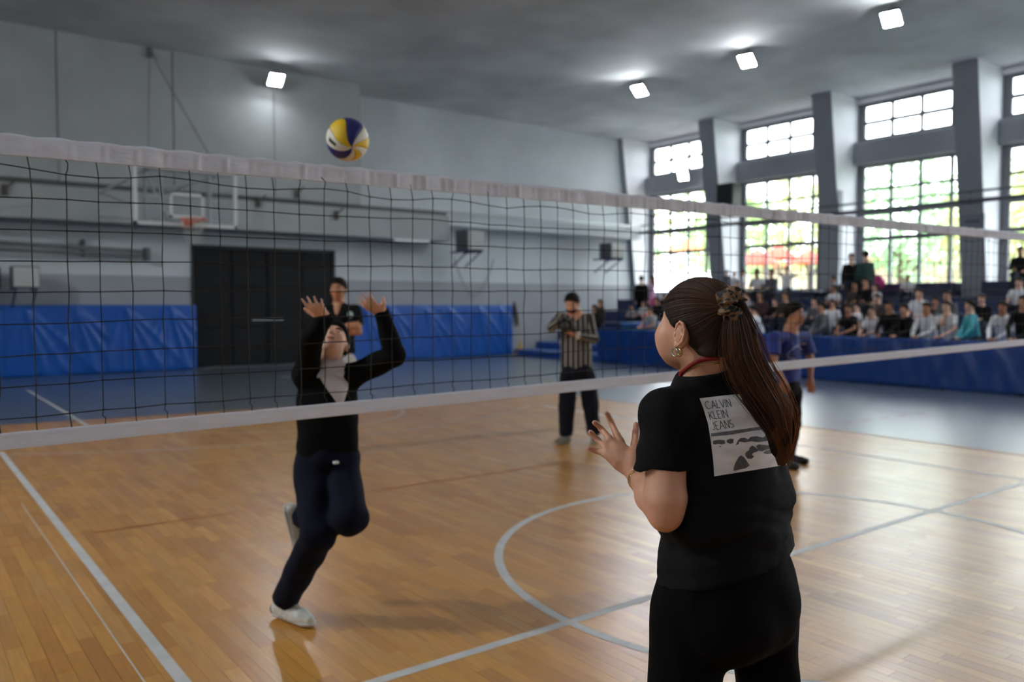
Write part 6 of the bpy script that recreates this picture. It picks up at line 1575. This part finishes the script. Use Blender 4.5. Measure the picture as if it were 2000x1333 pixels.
SPEC = [
 # far end, behind the low barrier end
 (1161, 603, 'rail', BLK, 'dark-haired child low beside the photographer', dict(X=16.5, hair='long', sleeve='long')),
 (1172, 592, 'stand', BRN, 'long-haired girl in dark brown just right of the photographer', dict(hair='long', sleeve='long', X=17.0, hairm=M_HAIRB)),
 (1233, 600, 'sit', LGR, 'child in a light grey top nearest the green gym mats', dict(face=-0.4)),
 (1257, 594, 'sit', WHT, 'child in white below the standing pair', dict(face=-0.2)),
 (1269, 607, 'rail', LGR, 'child in pale grey leaning at the barrier left of the ponytail woman', dict(face=-0.2)),
 (1283, 588, 'sit', BLK, 'child in black sitting below the pink-clad adult', dict(sleeve='long')),
 (1297, 579, 'sit', BRN, 'child in brown behind the ponytail woman\'s forehead', dict(sleeve='long')),
 (1253, 546, 'stand', BLK, 'person in a long black coat standing by the corner column', dict(s=0.9, sleeve='long', face=2.6, bm=BLK)),
 (1273, 546, 'stand', PNK, 'person in pink standing beside the one in the black coat', dict(s=0.9, sleeve='long', face=0.8, bm=PINKB, hairm=M_HAIRB, hair='long')),
 (1420, 532, 'stand', GRY, 'youth in grey standing in front of the second column', dict(face=2.4, sleeve='long', s=0.8, X=20.9)),
 (1434, 537, 'stand', WHT, 'child in white next to the youth in grey at the second column', dict(s=0.75, X=20.3)),
 (1450, 532, 'stand', WHT, 'child in white under the left parasol in the window', dict(face=0.9, s=0.8)),
 (1441, 553, 'sit', REDM, 'child in dark red above the scrunchie', dict(sleeve='long')),
 (1478, 534, 'sit', WHT, 'child in white with dark hair sitting against the second window', dict(face=-0.1)),
 (1506, 534, 'sit', GRY, 'youth in dark grey sitting on the top tier at the second window', dict(face=0.1, sleeve='long')),
 (1537, 528, 'stand', WHT, 'child in white with one arm held out before the second window', dict(s=0.8, arms=arms_out)),
 (1458, 578, 'sit', LGR, 'child in grey just right of the scrunchie', dict(face=0.3)),
 (1485, 578, 'sit', MRN, 'long-haired girl in maroon above the leaning boy', dict(hair='long', sleeve='long')),
 (1470, 606, 'rail', WHT, 'boy in white bent over the barrier beside the ponytail', dict(face=0.9, lean=0.3, pitch=0.3)),
 (1513, 590, 'sit', BLK, 'child in black left of the boy with glasses', dict(sleeve='long')),
 (1533, 579, 'sit', BRN, 'child in brown behind the boy with glasses', dict(sleeve='long')),
 (1590, 590, 'sit', GRY, 'child in grey right behind the glasses of the boy in blue', dict(sleeve='long')),
 (1604, 600, 'rail', GRY, 'boy in a dark grey jacket resting an arm over the barrier', dict(sleeve='long', face=0.5)),
 (1626, 594, 'stand', WHT, 'boy in white between the dark grey jacket and the black top', dict(X=16.75)),
 (1627, 545, 'sit', LGR, 'child in light grey in front of the third column', dict(face=0.4)),
 (1629, 565, 'sit', WHT, 'child in white one row below the third column', dict()),
 (1657, 604, 'rail', BLK, 'small boy in black at the barrier between two white shirts', dict()),
 (1674, 600, 'stand', WHT, 'boy in white turned to his neighbour, right of the small boy in black', dict(face=0.6, X=16.7)),
 (1703, 609, 'rail', WHT, 'boy in a white T-shirt with bare forearms folded on the barrier', dict(arms=None)),
 (1663, 504, 'stand', BLK, 'youth in black standing at the left edge of the third window', dict(face=-0.5, sleeve='long', s=0.85)),
 (1691, 499, 'stand', GRN, 'youth in dark green standing with his back to the hall at the third window', dict(face=2.2, sleeve='long', s=0.88)),
 (1670, 558, 'sit', BRN, 'girl in dark brown among the group below the third window', dict(hair='long', sleeve='long')),
 (1690, 552, 'sit', BLK, 'child in black below the youth in green', dict(face=0.0, sleeve='long')),
 (1709, 562, 'sit', WHT, 'child in white with arms stretched right of the dark group', dict(face=0.25, hair='long')),
 (1713, 584, 'sit', BRN, 'child in brown leaning behind the white T-shirt boy', dict(sleeve='long')),
 (1737, 599, 'rail', BLK, 'boy in black at the barrier, left of a second boy in black', dict(sleeve='long')),
 (1766, 605, 'rail', BLK, 'boy in black at the barrier, right of another boy in black', dict(face=0.2, sleeve='long')),
 (1773, 543, 'sit', WHT, 'boy in white sitting alone high up before the third window', dict(face=-0.2)),
 (1795, 574, 'sit', WHT, 'boy in white two rows behind the black-topped pair', dict()),
 (1809, 602, 'rail', WHT, 'boy in a white jacket at the barrier right of the two in black', dict(sleeve='long')),
 (1850, 578, 'sit', GRY, 'youth in grey sitting behind the thoughtful boy in white', dict(sleeve='long')),
 (1849, 600, 'rail', WHT, 'boy in white with a hand at his chin at the barrier', dict(arms=chin)),
 (1827, 590, 'sit', BRN, 'child half hidden behind the white jacket boy', dict(sleeve='long')),
 (1894, 598, 'rail', TEAL, 'child in a turquoise jacket leaning on the barrier', dict(face=0.8, sleeve='long', hair='full')),
 (1958, 601, 'rail', WHT, 'boy in a white hoodie at the barrier near the right edge', dict(face=0.0, sleeve='long')),
 (1990, 553, 'sit', WHT, 'boy in white on a middle tier at the right edge', dict()),
 (1993, 491, 'sit', BLK, 'youth in black sitting high on the bench box with one knee out', dict(face=-0.3, sleeve='long', arms=leg_out)),
 (1999, 590, 'rail', BLK, 'child in black cut by the right frame edge', dict(sleeve='long')),
 (1917, 585, 'sit', BLK, 'child in black between the turquoise jacket and the white hoodie', dict(sleeve='long')),
]
for hx, hy, mode, tm, lab, kw in SPEC: spectator(hx, hy, mode, tm, lab, **kw)
q = onx(1714, 552, 20.6); mb = MB(); S = SDF(q-0.35, q+0.35, 0.025); S.ell(q-UP*0.02, (0.15, 0.2, 0.17), None, 0.02); S.ell(q+UP*0.1, (0.1, 0.13, 0.1), None, 0.05); S.plane((0, 0, TZ[5]+0.002), -UP)
bg = top('backpack', (q[0], q[1], TZ[5]), 'magenta backpack lying on the top tier under the third window', 'bag'); o = S.mesh('bag_body', mat('bag_magenta', srgb(206, 50, 130), 0.6), bg, (q[0], q[1], TZ[5]))
mb = MB(); mb.tube([(-0.1, -0.05, 0.15), (-0.15, -0.05, 0.32), (-0.08, 0.05, 0.38), (0, 0.05, 0.3)], 0.015, 6); mb.build('strap', M_DARK, bg, True)
